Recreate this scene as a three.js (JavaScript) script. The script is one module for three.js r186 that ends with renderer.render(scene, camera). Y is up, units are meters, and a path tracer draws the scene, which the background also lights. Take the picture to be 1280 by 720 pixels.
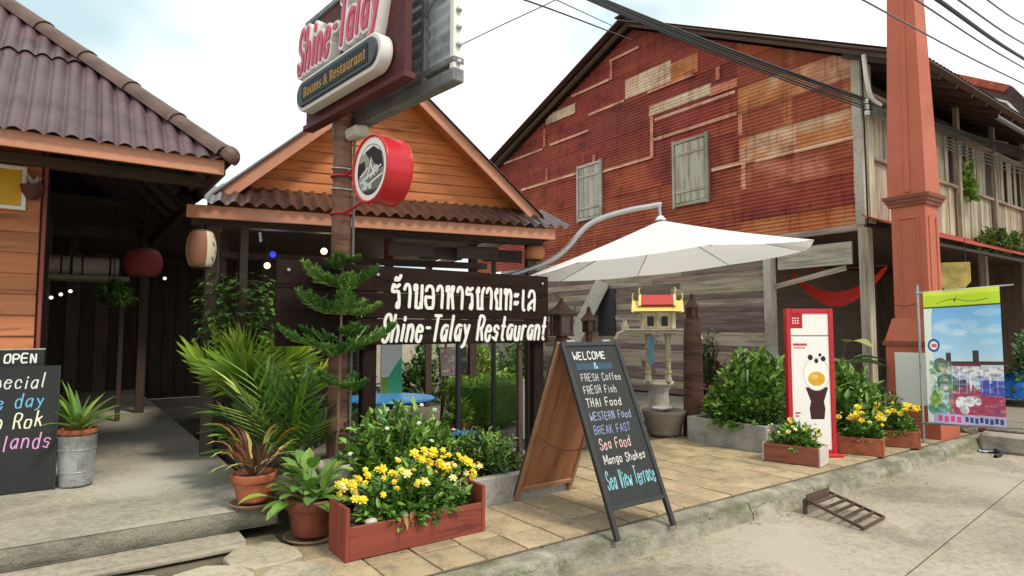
import * as THREE from 'three';
import { mergeGeometries } from 'three/addons/utils/BufferGeometryUtils.js';

// ---------------------------------------------------------------- camera, sky, sun, exposure
const EYE = 1.5, FPX = 774, YAW = -35.9 * Math.PI / 180, PITCH = Math.atan(52 / 774);
const scene = new THREE.Scene();
const camera = new THREE.PerspectiveCamera(2 * Math.atan(360 / FPX) * 180 / Math.PI, 16 / 9, 0.05, 900);
camera.rotation.order = 'YXZ';
camera.position.set(0, EYE, 0);
camera.rotation.set(PITCH, YAW, 0);
const renderer = new THREE.WebGLRenderer({ antialias: true });
renderer.toneMapping = THREE.LinearToneMapping;
renderer.toneMappingExposure = 1.8;
renderer.shadowMap.enabled = true;
renderer.shadowMap.type = THREE.PCFSoftShadowMap;

// random and noise
function rng(seed) { let s = seed >>> 0; return () => { s = (s + 0x6d2b79f5) | 0; let t = Math.imul(s ^ (s >>> 15), 1 | s); t = (t + Math.imul(t ^ (t >>> 7), 61 | t)) ^ t; return ((t ^ (t >>> 14)) >>> 0) / 4294967296; }; }
function hash(i, j, k) { let h = Math.imul(i, 374761393) ^ Math.imul(j, 668265263) ^ Math.imul(k, 2147483647 - 58); h = Math.imul(h ^ (h >>> 13), 1274126177); return ((h ^ (h >>> 16)) >>> 0) / 4294967296; }
const sm = (t) => t * t * (3 - 2 * t), lerp = (a, b, t) => a + (b - a) * t, clamp = (x, a = 0, b = 1) => Math.min(b, Math.max(a, x));
const step = (a, b, x) => sm(clamp((x - a) / (b - a)));
function vnoise(x, y, p, s) {                                   // tileable value noise, period p
  const xi = Math.floor(x), yi = Math.floor(y), fx = sm(x - xi), fy = sm(y - yi), m = (a) => ((a % p) + p) % p;
  const a = hash(m(xi), m(yi), s), b = hash(m(xi + 1), m(yi), s), c = hash(m(xi), m(yi + 1), s), d = hash(m(xi + 1), m(yi + 1), s);
  return lerp(lerp(a, b, fx), lerp(c, d, fx), fy);
}
function fbm(u, v, f, oct, s, fv = f) { let a = 0, w = 0.5, n = 0; for (let o = 0; o < oct; o++) { const k = 1 << o; a += w * vnoise2(u * f * k, v * fv * k, f * k, fv * k, s + o); n += w; w *= 0.55; } return a / n; }
function vnoise2(x, y, px, py, s) {
  const xi = Math.floor(x), yi = Math.floor(y), fx = sm(x - xi), fy = sm(y - yi), m = (a, p) => ((a % p) + p) % p;
  const a = hash(m(xi, px), m(yi, py), s), b = hash(m(xi + 1, px), m(yi, py), s), c = hash(m(xi, px), m(yi + 1, py), s), d = hash(m(xi + 1, px), m(yi + 1, py), s);
  return lerp(lerp(a, b, fx), lerp(c, d, fx), fy);
}
{ // bright broken overcast: white cloud with pale cyan gaps
  const W = 512, H = 256, data = new Float32Array(W * H * 4);
  const n3 = (x, y, z, s) => { const xi = Math.floor(x), yi = Math.floor(y), zi = Math.floor(z), fx = sm(x - xi), fy = sm(y - yi), fz = sm(z - zi), h = (a, b, c) => hash(a + c * 57, b - c * 131, s);
    const l = (c) => lerp(lerp(h(xi, yi, c), h(xi + 1, yi, c), fx), lerp(h(xi, yi + 1, c), h(xi + 1, yi + 1, c), fx), fy); return lerp(l(zi), l(zi + 1), fz); };
  for (let j = 0; j < H; j++) for (let i = 0; i < W; i++) {
    const th = (j + 0.5) / H * Math.PI - Math.PI / 2, ph = ((i + 0.5) / W - 0.5) * 2 * Math.PI;
    const y = Math.sin(th), c = Math.cos(th), x = Math.cos(ph) * c, z = Math.sin(ph) * c;
    const k = 1 / (Math.max(y, 0) + 0.35), X = x * k * 2.1, Z = z * k * 2.1; let n = 0, w = 0.5, f = 1;
    for (let o = 0; o < 5; o++) { n += w * n3(X * f + 3.3, y * f * 2 + 7, Z * f + 1.7, 90 + o); w *= 0.5; f *= 2.1; }
    const cl = step(0.37, 0.62, n + 0.05);
    const g = Math.max(y, 0), base = [lerp(0.5, 0.36, g), lerp(0.63, 0.53, g), lerp(0.66, 0.6, g)], cw = 0.98 + 0.16 * (n - 0.5);
    const o = (j * W + i) * 4;
    for (let q = 0; q < 3; q++) data[o + q] = y < -0.02 ? [0.3, 0.28, 0.25][q] : 0.78 * lerp(base[q], cw * [1.04, 1.05, 1.04][q], cl);
    data[o + 3] = 1;
  }
  const sky = new THREE.DataTexture(data, W, H, THREE.RGBAFormat, THREE.FloatType);
  sky.mapping = THREE.EquirectangularReflectionMapping; sky.magFilter = sky.minFilter = THREE.LinearFilter; sky.wrapS = THREE.RepeatWrapping; sky.needsUpdate = true;
  scene.background = sky; scene.environment = sky;
}
const sun = new THREE.DirectionalLight(0xfff1dc, 1.5);
sun.position.set(9, 22, 12); sun.target.position.set(4, 0, -5);
sun.castShadow = true; sun.shadow.radius = 20; sun.shadow.mapSize.set(2048, 2048);
Object.assign(sun.shadow.camera, { left: -25, right: 25, top: 25, bottom: -25, near: 1, far: 80 });
scene.add(sun, sun.target);

// ---------------------------------------------------------------- pixel helpers (1280 x 720 photograph)
function ray(px, py) { return new THREE.Vector3((px - 640) / FPX, -(py - 360) / FPX, -1).applyEuler(new THREE.Euler(PITCH, YAW, 0, 'YXZ')); }
const eye = new THREE.Vector3(0, EYE, 0);
const gp = (px, py, Y = 0) => { const r = ray(px, py); return r.multiplyScalar((Y - EYE) / r.y).add(eye); };
const onZ = (px, py, z) => { const r = ray(px, py); return r.multiplyScalar(z / r.z).add(eye); };
const onX = (px, py, x) => { const r = ray(px, py); return r.multiplyScalar(x / r.x).add(eye); };
const V = (x, y, z) => new THREE.Vector3(x, y, z);

// ---------------------------------------------------------------- scene graph helpers
const taken = {};
function numbered(n) { if (!(n in taken)) { taken[n] = 0; return n; } taken[n]++; return n + '_' + String(taken[n]).padStart(3, '0'); }
function shadow(o) { o.castShadow = o.receiveShadow = true; return o; }
function thing(name, label, category, pos = [0, 0, 0], turn = 0, group) {
  const o = new THREE.Group(); o.name = numbered(name); o.position.set(...pos); o.rotation.y = turn;
  o.userData = { label, category }; if (group) o.userData.group = group; scene.add(o); return o;
}
function part(parent, name, geo, mat, pos, rot) {
  const m = shadow(new THREE.Mesh(geo, mat)); m.name = name; if (pos) m.position.set(...pos); if (rot) m.rotation.set(...rot); parent.add(m); return m;
}
function structure(name, geo, mat, pos) { const m = shadow(new THREE.Mesh(geo, mat)); m.name = numbered(name); m.userData.kind = 'structure'; if (pos) m.position.set(...pos); scene.add(m); return m; }
function clone(src, name, label, pos, turn, group) { const c = src.clone(); c.name = numbered(name); c.position.set(...pos); c.rotation.y = turn; c.userData = { label, category: src.userData.category }; if (group) c.userData.group = group; scene.add(c); return c; }

// ---------------------------------------------------------------- geometry helpers
let uvSeed = rng(77);
function boxUV(g, grain = 0, off) {                              // uv in metres, u runs along the grain axis
  const p = g.attributes.position, n = g.attributes.normal, uv = new Float32Array(p.count * 2), o = off || [uvSeed() * 5, uvSeed() * 5], P = [0, 0, 0];
  for (let i = 0; i < p.count; i++) {
    P[0] = p.getX(i); P[1] = p.getY(i); P[2] = p.getZ(i);
    const N = [Math.abs(n.getX(i)), Math.abs(n.getY(i)), Math.abs(n.getZ(i))], k = N[0] > N[1] && N[0] > N[2] ? 0 : N[1] > N[2] ? 1 : 2;
    let a = grain === k ? (k + 1) % 3 : grain, b = 3 - k - a;
    uv[2 * i] = P[a] + o[0]; uv[2 * i + 1] = P[b] + o[1];
  }
  g.setAttribute('uv', new THREE.BufferAttribute(uv, 2)); return g;
}
function cbox(w, h, d, c = 0.004, grain = w >= h && w >= d ? 0 : h >= d ? 1 : 2) {   // chamfered box, 44 triangles
  c = Math.min(c, w * 0.45, h * 0.45, d * 0.45);
  const D = [w / 2, h / 2, d / 2], pos = [];
  const vt = (s, f) => [0, 1, 2].map((a) => s[a] * (D[a] - (a === f ? 0 : c)));
  const quad = (A, B, C, E, out) => { const n = [0, 1, 2].map((i) => { const j = (i + 1) % 3, k = (i + 2) % 3; return (B[j] - A[j]) * (C[k] - A[k]) - (B[k] - A[k]) * (C[j] - A[j]); }); const f = n[0] * out[0] + n[1] * out[1] + n[2] * out[2] > 0; if (f) pos.push(...A, ...B, ...C, ...(E ? [...A, ...C, ...E] : [])); else pos.push(...A, ...C, ...B, ...(E ? [...A, ...E, ...C] : [])); };
  for (let f = 0; f < 3; f++) { const a = (f + 1) % 3, b = (f + 2) % 3;
    for (const s of [-1, 1]) { const q = [[-1, -1], [1, -1], [1, 1], [-1, 1]].map(([x, y]) => { const v = [0, 0, 0]; v[f] = s; v[a] = x; v[b] = y; return vt(v, f); }); const o = [0, 0, 0]; o[f] = s; quad(...q, o); }
    for (const s of [-1, 1]) for (const t of [-1, 1]) { const m = (z, face) => { const v = [0, 0, 0]; v[a] = s; v[b] = t; v[f] = z; return vt(v, face); }; const o = [0, 0, 0]; o[a] = s; o[b] = t; quad(m(-1, a), m(1, a), m(1, b), m(-1, b), o); } }
  for (const x of [-1, 1]) for (const y of [-1, 1]) for (const z of [-1, 1]) quad(vt([x, y, z], 0), vt([x, y, z], 1), vt([x, y, z], 2), null, [x, y, z]);
  const g = new THREE.BufferGeometry(); g.setAttribute('position', new THREE.Float32BufferAttribute(pos, 3)); g.computeVertexNormals(); return boxUV(g, grain);
}
function at(g, x = 0, y = 0, z = 0, rx = 0, ry = 0, rz = 0) { g.applyMatrix4(new THREE.Matrix4().compose(V(x, y, z), new THREE.Quaternion().setFromEuler(new THREE.Euler(rx, ry, rz)), V(1, 1, 1))); return g; }
function strip(g) { for (const k of Object.keys(g.attributes)) if (!['position', 'normal', 'uv'].includes(k)) g.deleteAttribute(k); return g.index ? g.toNonIndexed() : g; }
function merge(list) { return mergeGeometries(list.map(strip)); }
function bar(A, B, w, d = w, c = 0.003) {                        // straight timber from A to B
  const L = A.distanceTo(B), g = cbox(w, L, d, c, 1), q = new THREE.Quaternion().setFromUnitVectors(V(0, 1, 0), B.clone().sub(A).normalize());
  g.applyMatrix4(new THREE.Matrix4().compose(A.clone().add(B).multiplyScalar(0.5), q, V(1, 1, 1))); return g;
}
function rod(A, B, r, r2 = r, n = 10) {
  const L = A.distanceTo(B), g = new THREE.CylinderGeometry(r2, r, L, n, 1), q = new THREE.Quaternion().setFromUnitVectors(V(0, 1, 0), B.clone().sub(A).normalize());
  const uv = g.attributes.uv; for (let i = 0; i < uv.count; i++) uv.setXY(i, uv.getY(i) * L, uv.getX(i) * 6.28 * r);
  g.applyMatrix4(new THREE.Matrix4().compose(A.clone().add(B).multiplyScalar(0.5), q, V(1, 1, 1))); return g;
}
function tube(pts, r, seg = 24, n = 8) { return new THREE.TubeGeometry(new THREE.CatmullRomCurve3(pts.map((p) => (p.isVector3 ? p : V(...p)))), seg, r, n, false); }
function lathe(pts, n = 28, m = 1) { const g = new THREE.LatheGeometry(pts.map(([x, y]) => new THREE.Vector2(x, y)), n); const uv = g.attributes.uv, p = g.attributes.position; let R = 0; for (const [x] of pts) R = Math.max(R, x); for (let i = 0; i < uv.count; i++) uv.setXY(i, uv.getX(i) * Math.round(6.28 * R / 0.5 + 0.6) * 0.5 * m, p.getY(i) * m); return g; }
function sheetGeo(rows, cols, fn, colFn) {                       // grid surface fn(i,j)->[x,y,z,u,v]
  const pos = [], uv = [], col = [], idx = [];
  for (let j = 0; j <= rows; j++) for (let i = 0; i <= cols; i++) { const r = fn(i, j); pos.push(r[0], r[1], r[2]); uv.push(r[3] ?? 0, r[4] ?? 0); if (colFn) col.push(...colFn(i, j, r)); }
  for (let j = 0; j < rows; j++) for (let i = 0; i < cols; i++) { const a = j * (cols + 1) + i, b = a + 1, c = a + cols + 1, d = c + 1; idx.push(a, b, d, a, d, c); }
  const g = new THREE.BufferGeometry(); g.setAttribute('position', new THREE.Float32BufferAttribute(pos, 3)); g.setAttribute('uv', new THREE.Float32BufferAttribute(uv, 2)); if (colFn) g.setAttribute('color', new THREE.Float32BufferAttribute(col, 3));
  g.setIndex(idx); g.computeVertexNormals(); return g;
}

// ---------------------------------------------------------------- textures and materials
function tex(size, fn, rep = 1, srgb = true) {                   // colour maps are scaled so that their mean linear value is 0.85
  const n = size * size, f = new Float32Array(n * 3), d = new Uint8Array(n * 4), dec = (c) => clamp(c) ** 2.2, enc = (c) => clamp(c) ** (1 / 2.2); let m = 0;
  for (let j = 0; j < size; j++) for (let i = 0; i < size; i++) { const c = fn(i / size, j / size), o = (j * size + i) * 3; for (let k = 0; k < 3; k++) { f[o + k] = srgb ? dec(c[k]) : clamp(c[k]); m += f[o + k]; } }
  m = srgb ? 0.85 * n * 3 / m : 1; for (let o = 0; o < n; o++) { for (let k = 0; k < 3; k++) d[o * 4 + k] = 255 * (srgb ? enc(f[o * 3 + k] * m) : f[o * 3 + k]); d[o * 4 + 3] = 255; }
  const t = new THREE.DataTexture(d, size, size); t.wrapS = t.wrapT = THREE.RepeatWrapping; t.magFilter = THREE.LinearFilter; t.minFilter = THREE.LinearMipmapLinearFilter; t.generateMipmaps = true;
  if (srgb) t.colorSpace = THREE.SRGBColorSpace; t.repeat.set(1 / rep, 1 / rep); t.needsUpdate = true; return t;
}
const grey = (v) => [v, v, v];
const T = {
  grain: tex(512, (u, v) => { const w = v + 0.03 * fbm(u, v, 4, 3, 3), a = fbm(u, w, 3, 4, 11, 40), b = fbm(u, w, 2, 2, 12, 9), c = fbm(u, v, 24, 2, 13); const k = 0.66 + 0.34 * (0.55 * a + 0.35 * b + 0.1 * c) - (a < 0.3 ? 0.12 : 0); return [k, k * 0.985, k * 0.97]; }, 1.3),
  grainB: tex(256, (u, v) => grey(fbm(u, v + 0.03 * fbm(u, v, 4, 3, 3), 3, 4, 11, 40)), 1.3, false),
  worn: tex(512, (u, v) => { const a = fbm(u, v, 3, 5, 21, 48), b = fbm(u, v, 5, 5, 22), k = 0.42 + 0.62 * a * (0.55 + 0.7 * b); const m = step(0.55, 0.75, b); return [k * lerp(1, 0.93, m), k * lerp(0.97, 0.9, m), k * lerp(0.92, 0.86, m)]; }, 1.6),
  speck: tex(512, (u, v) => { const a = fbm(u, v, 6, 6, 31), b = fbm(u, v, 90, 2, 32), k = 0.72 + 0.3 * (a - 0.5) * 1.5 + 0.2 * (b - 0.5); return [k + 0.1, k + 0.1, k + 0.095]; }, 1.1),
  stain: tex(1024, (u, v) => { const a = fbm(u, v, 3, 7, 41), b = fbm(u, v, 130, 2, 42), c = fbm(u + 0.2 * fbm(u, v, 4, 3, 44), v, 5, 5, 43); let k = 0.86 + 0.34 * (a - 0.5) + 0.22 * (b - 0.5) - 0.11 * step(0.56, 0.76, c) + 0.07 * step(0.6, 0.7, 1 - c); const sp = b > 0.8 ? -0.1 : 0; k += sp; return [k, k * 0.985, k * lerp(0.95, 0.98, a)]; }, 3.7),
  fine: tex(256, (u, v) => grey(0.9 + 0.12 * (fbm(u, v, 4, 5, 33) - 0.5) + 0.05 * (fbm(u, v, 60, 2, 34) - 0.5)), 1.7),
  rough: tex(512, (u, v) => grey(0.6 * fbm(u, v, 10, 5, 51) + 0.4 * fbm(u, v, 90, 2, 52)), 1.1, false),
  bark: tex(512, (u, v) => { const a = fbm(u, v + 0.06 * fbm(u, v, 3, 3, 61), 2, 5, 62, 22), k = 0.35 + 0.75 * a; return [k, k * 0.96, k * 0.92]; }, 1),
  rust: tex(1024, (u, v) => { const a = fbm(u, v, 6, 6, 71), b = fbm(u, v, 3, 4, 72, 24), c = fbm(u, v, 40, 3, 73); const e = fbm(u, v, 50, 3, 75, 3), k = 0.68 + 0.34 * (a - 0.5) + 0.26 * (b - 0.5) + 0.16 * (c - 0.5) - 0.12 * step(0.56, 0.8, e), r = step(0.55, 0.72, a * 0.6 + b * 0.4); return [k + 0.1 + 0.12 * r, k + 0.04 + 0.05 * r, k]; }, 2.3),
  leaf: tex(128, (u, v) => { const k = 0.8 + 0.3 * fbm(u, v, 8, 3, 81); return [k, k, k * 0.9]; }, 1),
};
const mat = (color, o = {}) => new THREE.MeshStandardMaterial({ color: Array.isArray(color) ? new THREE.Color().setRGB(...color) : color, roughness: 0.8, metalness: 0, side: THREE.DoubleSide, ...o });
const wood = (c, o = {}) => mat(c, { map: T.grain, bumpMap: T.grainB, bumpScale: 0.0015, roughness: 0.62, ...o });
const old = (c, o = {}) => mat(c, { map: T.worn, bumpMap: T.worn, bumpScale: 0.004, roughness: 0.9, ...o });
const conc = (c, o = {}) => mat(c, { map: T.stain, bumpMap: T.rough, bumpScale: 0.004, roughness: 0.93, ...o });
const tint = (c, k) => c.map((x) => x * k);
const variants = (c, f, n, spread, seed) => { const r = rng(seed); return Array.from({ length: n }, () => { const k = 1 + (r() - 0.5) * spread; return f([c[0] * k, c[1] * k * (1 + (r() - 0.5) * spread * 0.25), c[2] * k]); }); };
const M = {
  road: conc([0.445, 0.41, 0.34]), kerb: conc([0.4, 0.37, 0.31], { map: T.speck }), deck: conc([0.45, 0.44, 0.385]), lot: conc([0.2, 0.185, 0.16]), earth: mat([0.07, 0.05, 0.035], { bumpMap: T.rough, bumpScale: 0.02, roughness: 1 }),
  tile: variants([0.45, 0.35, 0.22], (c) => conc(c, { map: T.speck }), 6, 0.3, 5), grout: conc([0.16, 0.135, 0.09], { map: T.speck }),
  siding: variants([0.52, 0.19, 0.08], wood, 4, 0.14, 6), gable: variants([0.66, 0.22, 0.06], wood, 4, 0.14, 7), fascia: mat([0.62, 0.265, 0.155], { map: T.fine, roughness: 0.5 }),
  roof: variants([0.12, 0.07, 0.078], (c) => mat(c, { map: T.speck, roughness: 0.42 }), 3, 0.2, 8), ridge: variants([0.16, 0.09, 0.07], (c) => mat(c, { map: T.speck, roughness: 0.55 }), 3, 0.2, 9), pent: variants([0.062, 0.04, 0.036], (c) => mat(c, { map: T.speck, roughness: 0.32 }), 3, 0.25, 10),
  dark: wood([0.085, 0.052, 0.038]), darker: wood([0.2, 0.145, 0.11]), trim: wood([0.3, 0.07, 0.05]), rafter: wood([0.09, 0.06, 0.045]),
  plank: variants([0.5, 0.44, 0.36], old, 5, 0.5, 12), oldPost: old([0.42, 0.375, 0.31]), darkPlank: variants([0.42, 0.34, 0.29], old, 6, 1.0, 13), greyBoard: old([0.46, 0.44, 0.37]),
  pole: mat([0.19, 0.095, 0.062], { map: T.bark, bumpMap: T.bark, bumpScale: 0.006, roughness: 0.7 }), log: mat([0.11, 0.055, 0.04], { map: T.bark, bumpMap: T.bark, bumpScale: 0.012 }), nameBoard: new THREE.MeshPhysicalMaterial({ color: new THREE.Color().setRGB(0.026, 0.016, 0.014), map: T.grain, bumpMap: T.grainB, bumpScale: 0.0015, roughness: 0.95, specularIntensity: 0.2, side: THREE.DoubleSide }),
  white: mat([0.8, 0.79, 0.76], { roughness: 0.5 }), cream: mat([0.8, 0.72, 0.54], { map: T.speck }), black: mat([0.02, 0.02, 0.022], { roughness: 0.55 }), slate: mat([0.018, 0.02, 0.021], { roughness: 0.75 }),
  steel: mat([0.42, 0.43, 0.43], { metalness: 0.6, roughness: 0.42 }), galv: mat([0.5, 0.52, 0.54], { metalness: 0.55, roughness: 0.42, map: T.speck }), greyPaint: mat([0.2, 0.21, 0.22], { roughness: 0.5, map: T.speck }),
  red: mat([0.5, 0.015, 0.025], { roughness: 0.28 }), maroon: mat([0.11, 0.022, 0.022], { map: T.speck, roughness: 0.6 }), pink: mat([0.55, 0.03, 0.1], { roughness: 0.35 }),
  pillar: mat([0.56, 0.145, 0.078], { map: T.fine, bumpMap: T.rough, bumpScale: 0.003, roughness: 0.7 }), pillarTrim: mat([0.3, 0.09, 0.06], { map: T.speck, roughness: 0.75 }), plaster: mat([0.6, 0.56, 0.5], { map: T.stain, roughness: 0.9 }),
  terracotta: mat([0.44, 0.125, 0.06], { map: T.speck, bumpMap: T.rough, bumpScale: 0.002, roughness: 0.85 }), brownPot: mat([0.23, 0.058, 0.032], { map: T.speck, roughness: 0.45 }), boxWood: wood([0.27, 0.055, 0.036]), boxWood2: wood([0.3, 0.09, 0.055]), stone: mat([0.27, 0.235, 0.19], { map: T.stain, bumpMap: T.rough, bumpScale: 0.012, roughness: 0.95 }), saucer: mat([0.33, 0.24, 0.16], { map: T.stain }),
  ply: wood([0.38, 0.155, 0.075]), plyEdge: wood([0.45, 0.24, 0.13]), canvas: new THREE.MeshPhysicalMaterial({ color: new THREE.Color().setRGB(0.93, 0.93, 0.92), roughness: 0.95, transmission: 0.5, thickness: 0, side: THREE.DoubleSide }),
  blue: mat([0.05, 0.3, 0.68], { roughness: 0.35 }), blueTarp: mat([0.02, 0.14, 0.5], { roughness: 0.4 }), redCloth: mat([0.55, 0.03, 0.02], { roughness: 0.9 }), canopyRed: mat([0.42, 0.07, 0.06], { map: T.rust, roughness: 0.55 }),
  leaf: mat(0xffffff, { vertexColors: true, roughness: 0.48 }), glow: new THREE.MeshPhysicalMaterial({ color: 0xffffff, vertexColors: true, roughness: 0.5, side: THREE.DoubleSide, transmission: 0.33, thickness: 0 }), stem: mat([0.12, 0.1, 0.05]), trunk: mat([0.2, 0.14, 0.09], { map: T.bark }),
  yellow: mat([0.8, 0.58, 0.02], { roughness: 0.6 }), paleYellow: mat([0.8, 0.7, 0.22], { roughness: 0.6 }), rusty: mat([0.12, 0.085, 0.07], { map: T.rust, roughness: 0.85, metalness: 0.3 }), cable: mat([0.018, 0.018, 0.02], { roughness: 0.6 }), cableGrey: mat([0.13, 0.14, 0.14], { roughness: 0.6 }),
  iron: new THREE.MeshStandardMaterial({ color: 0xffffff, vertexColors: true, map: T.rust, roughness: 0.82, side: THREE.DoubleSide }), houseRoof: mat([0.075, 0.045, 0.04], { map: T.rust, roughness: 0.75 }), wallLight: mat([0.5, 0.47, 0.4], { map: T.stain }),
};
M.pole.map = M.pole.bumpMap = T.bark;
const pick = (a, r) => a[Math.floor(r() * a.length) % a.length];
const DEBUG = {};

// stroke lettering: two characters a point, x 0-9, y 0..h where 3 is the baseline and d the cap height
const YC = '0123456789abcdefghi';
const GLYPH = {
  W: '0d2348739d', E: '7d0d0373 0868', L: '0d0373', C: '8b6d2d0b05236385', O: '4d1c0805134363858b7d4d', M: '030d469d93', F: '7d0d03 0868', R: '030d5d7c7a5808 4883', S: '8b6d2d0b197785632305', H: '0d03 7d73 0878', T: '0d8d 4d43', A: '034d83 1767', I: '2d23', N: '030d737d', B: '030d5d7b5808 5887856303', K: '0d03 7d07 2983', V: '0d437d', P: '030d6d8b6808',
  a: '7769391806143365 7973', c: '7759290714236374', d: '7759290714236375 7d73', e: '07777859290705236375', f: '7c5d3b33 0959', g: '7759290714235375 7979716020', h: '0d03 0729597773', i: '2923 2c2b', k: '0d03 6906 2873', l: '2d2433', m: '0903 0729384743 4769788893', n: '0903 0729597773', o: '4919070513436375786949', p: '0900 0759697785633304', r: '0903 06295969', s: '7859290817665453 5304', t: '3d344363 0969', u: '0905235374 7973', v: '094379', w: '0923477399', y: '0945 79311000', '-': '1868', '4': '5d0676 5a53', '&': '831b3d5b1705235386',
  'ร': '7d4c1d0a6a7873536574', '้': '1f2g4f6g7h', 'า': '0b2d5d7b73', 'น': '0b2b2d0d0b 2d23 2363857583 8d83', 'อ': '0b2d6d8b8363230508284868', 'ห': '0d2d2b0b0d 2d23 286a8d6d6a68 6a83', 'ช': '0b2b2d0b1a23 237373 737b9d', 'ย': '0b2d2b0b182723 237373 737d', 'ท': '0d2d2b0b0d 2d23 2a6d8b83', 'ะ': '1a2b4a6b 16274667', 'เ': '2d24334353', 'ล': '0a2d6d8b83 886805030434',
};
const GW = { I: 0.3, i: 0.3, l: 0.32, f: 0.5, t: 0.5, r: 0.5, '-': 0.5, ' ': 0.45, m: 0.85, M: 0.85, W: 0.85, w: 0.8, '้': 0, 'เ': 0.42, 'ะ': 0.55, 'า': 0.55 };
function strokes(text, jitter = 0, r = () => 0.5) {              // polylines in units of the cap height
  let x = 0; const out = [];
  for (const ch of text) {
    const w = GW[ch] ?? 0.66, g = GLYPH[ch], x0 = ch === '้' ? x - 0.75 : x, sw = ch === '้' ? 0.6 : w, dy = (r() - 0.5) * jitter, k = 1 + (r() - 0.5) * jitter;
    if (g) for (const s of g.split(' ')) { const pl = []; for (let i = 0; i + 1 < s.length; i += 2) pl.push([x0 + (+s[i]) / 9 * sw * 0.92, ((YC.indexOf(s[i + 1]) - 3) / 10) * k + dy + (ch === '้' ? 0.02 : 0)]); out.push(pl); }
    x += w ? w + 0.2 : 0;
  }
  return { lines: out, width: x - 0.2 };
}
function smooth(pl, n = 4) { if (pl.length < 3) return pl; const c = new THREE.CatmullRomCurve3(pl.map(([x, y]) => V(x, y, 0)), false, 'centripetal'); return c.getPoints((pl.length - 1) * n).map((p) => [p.x, p.y]); }
function chalk(ctx, text, x, y, h, wMax, color, lw, r, slant = 0.08) {
  const s = strokes(text, 0.14, r), k = wMax / s.width; ctx.strokeStyle = color; ctx.lineWidth = lw; ctx.lineCap = ctx.lineJoin = 'round';
  for (const pl of s.lines) { ctx.beginPath(); smooth(pl).forEach(([a, b], i) => { const X = x + (a * k) + b * h * slant, Y = y - b * h; i ? ctx.lineTo(X, Y) : ctx.moveTo(X, Y); }); ctx.stroke(); }
}
function canvasMat(w, h, draw, o = {}) { const c = document.createElement('canvas'); c.width = w; c.height = h; const x = c.getContext('2d'); draw(x, w, h); const t = new THREE.CanvasTexture(c); t.colorSpace = THREE.SRGBColorSpace; return new THREE.MeshStandardMaterial({ map: t, roughness: 0.7, side: THREE.DoubleSide, ...o }); }
function chalkDust(x, w, h, r) { x.fillStyle = '#1f2324'; x.fillRect(0, 0, w, h); for (let i = 0; i < 260; i++) { x.globalAlpha = 0.03 + 0.05 * r(); x.strokeStyle = '#aab0b0'; x.lineWidth = 1 + 5 * r(); const a = r() * w, b = r() * h; x.beginPath(); x.moveTo(a, b); x.lineTo(a + (r() - 0.5) * 90, b + (r() - 0.5) * 50); x.stroke(); } x.globalAlpha = 1; }
function raisedText(text, h, wMax, rw, depth, slant = 0.1, squash = 1) {   // extruded round-ended strokes
  const s = strokes(text, 0.05, rng(9)), k = wMax / s.width, list = [];
  let q0 = 0; const dp = () => depth + (q0++ % 41) * 0.00009, cyl = (x, y) => list.push(at(new THREE.CylinderGeometry(rw, rw, dp(), 12), x, y, 0, Math.PI / 2));
  for (const pl of s.lines) { const q = smooth(pl, 3).map(([a, b]) => [a * k + b * h * slant, b * h]); q.forEach(([x, y], i) => { cyl(x, y); if (i) { const [a, b] = q[i - 1], L = Math.hypot(x - a, y - b); if (L > 1e-4) list.push(at(new THREE.BoxGeometry(L, rw * 2, dp()), (x + a) / 2, (y + b) / 2, 0, 0, 0, Math.atan2(y - b, x - a))); } }); }
  return merge(list);
}

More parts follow.
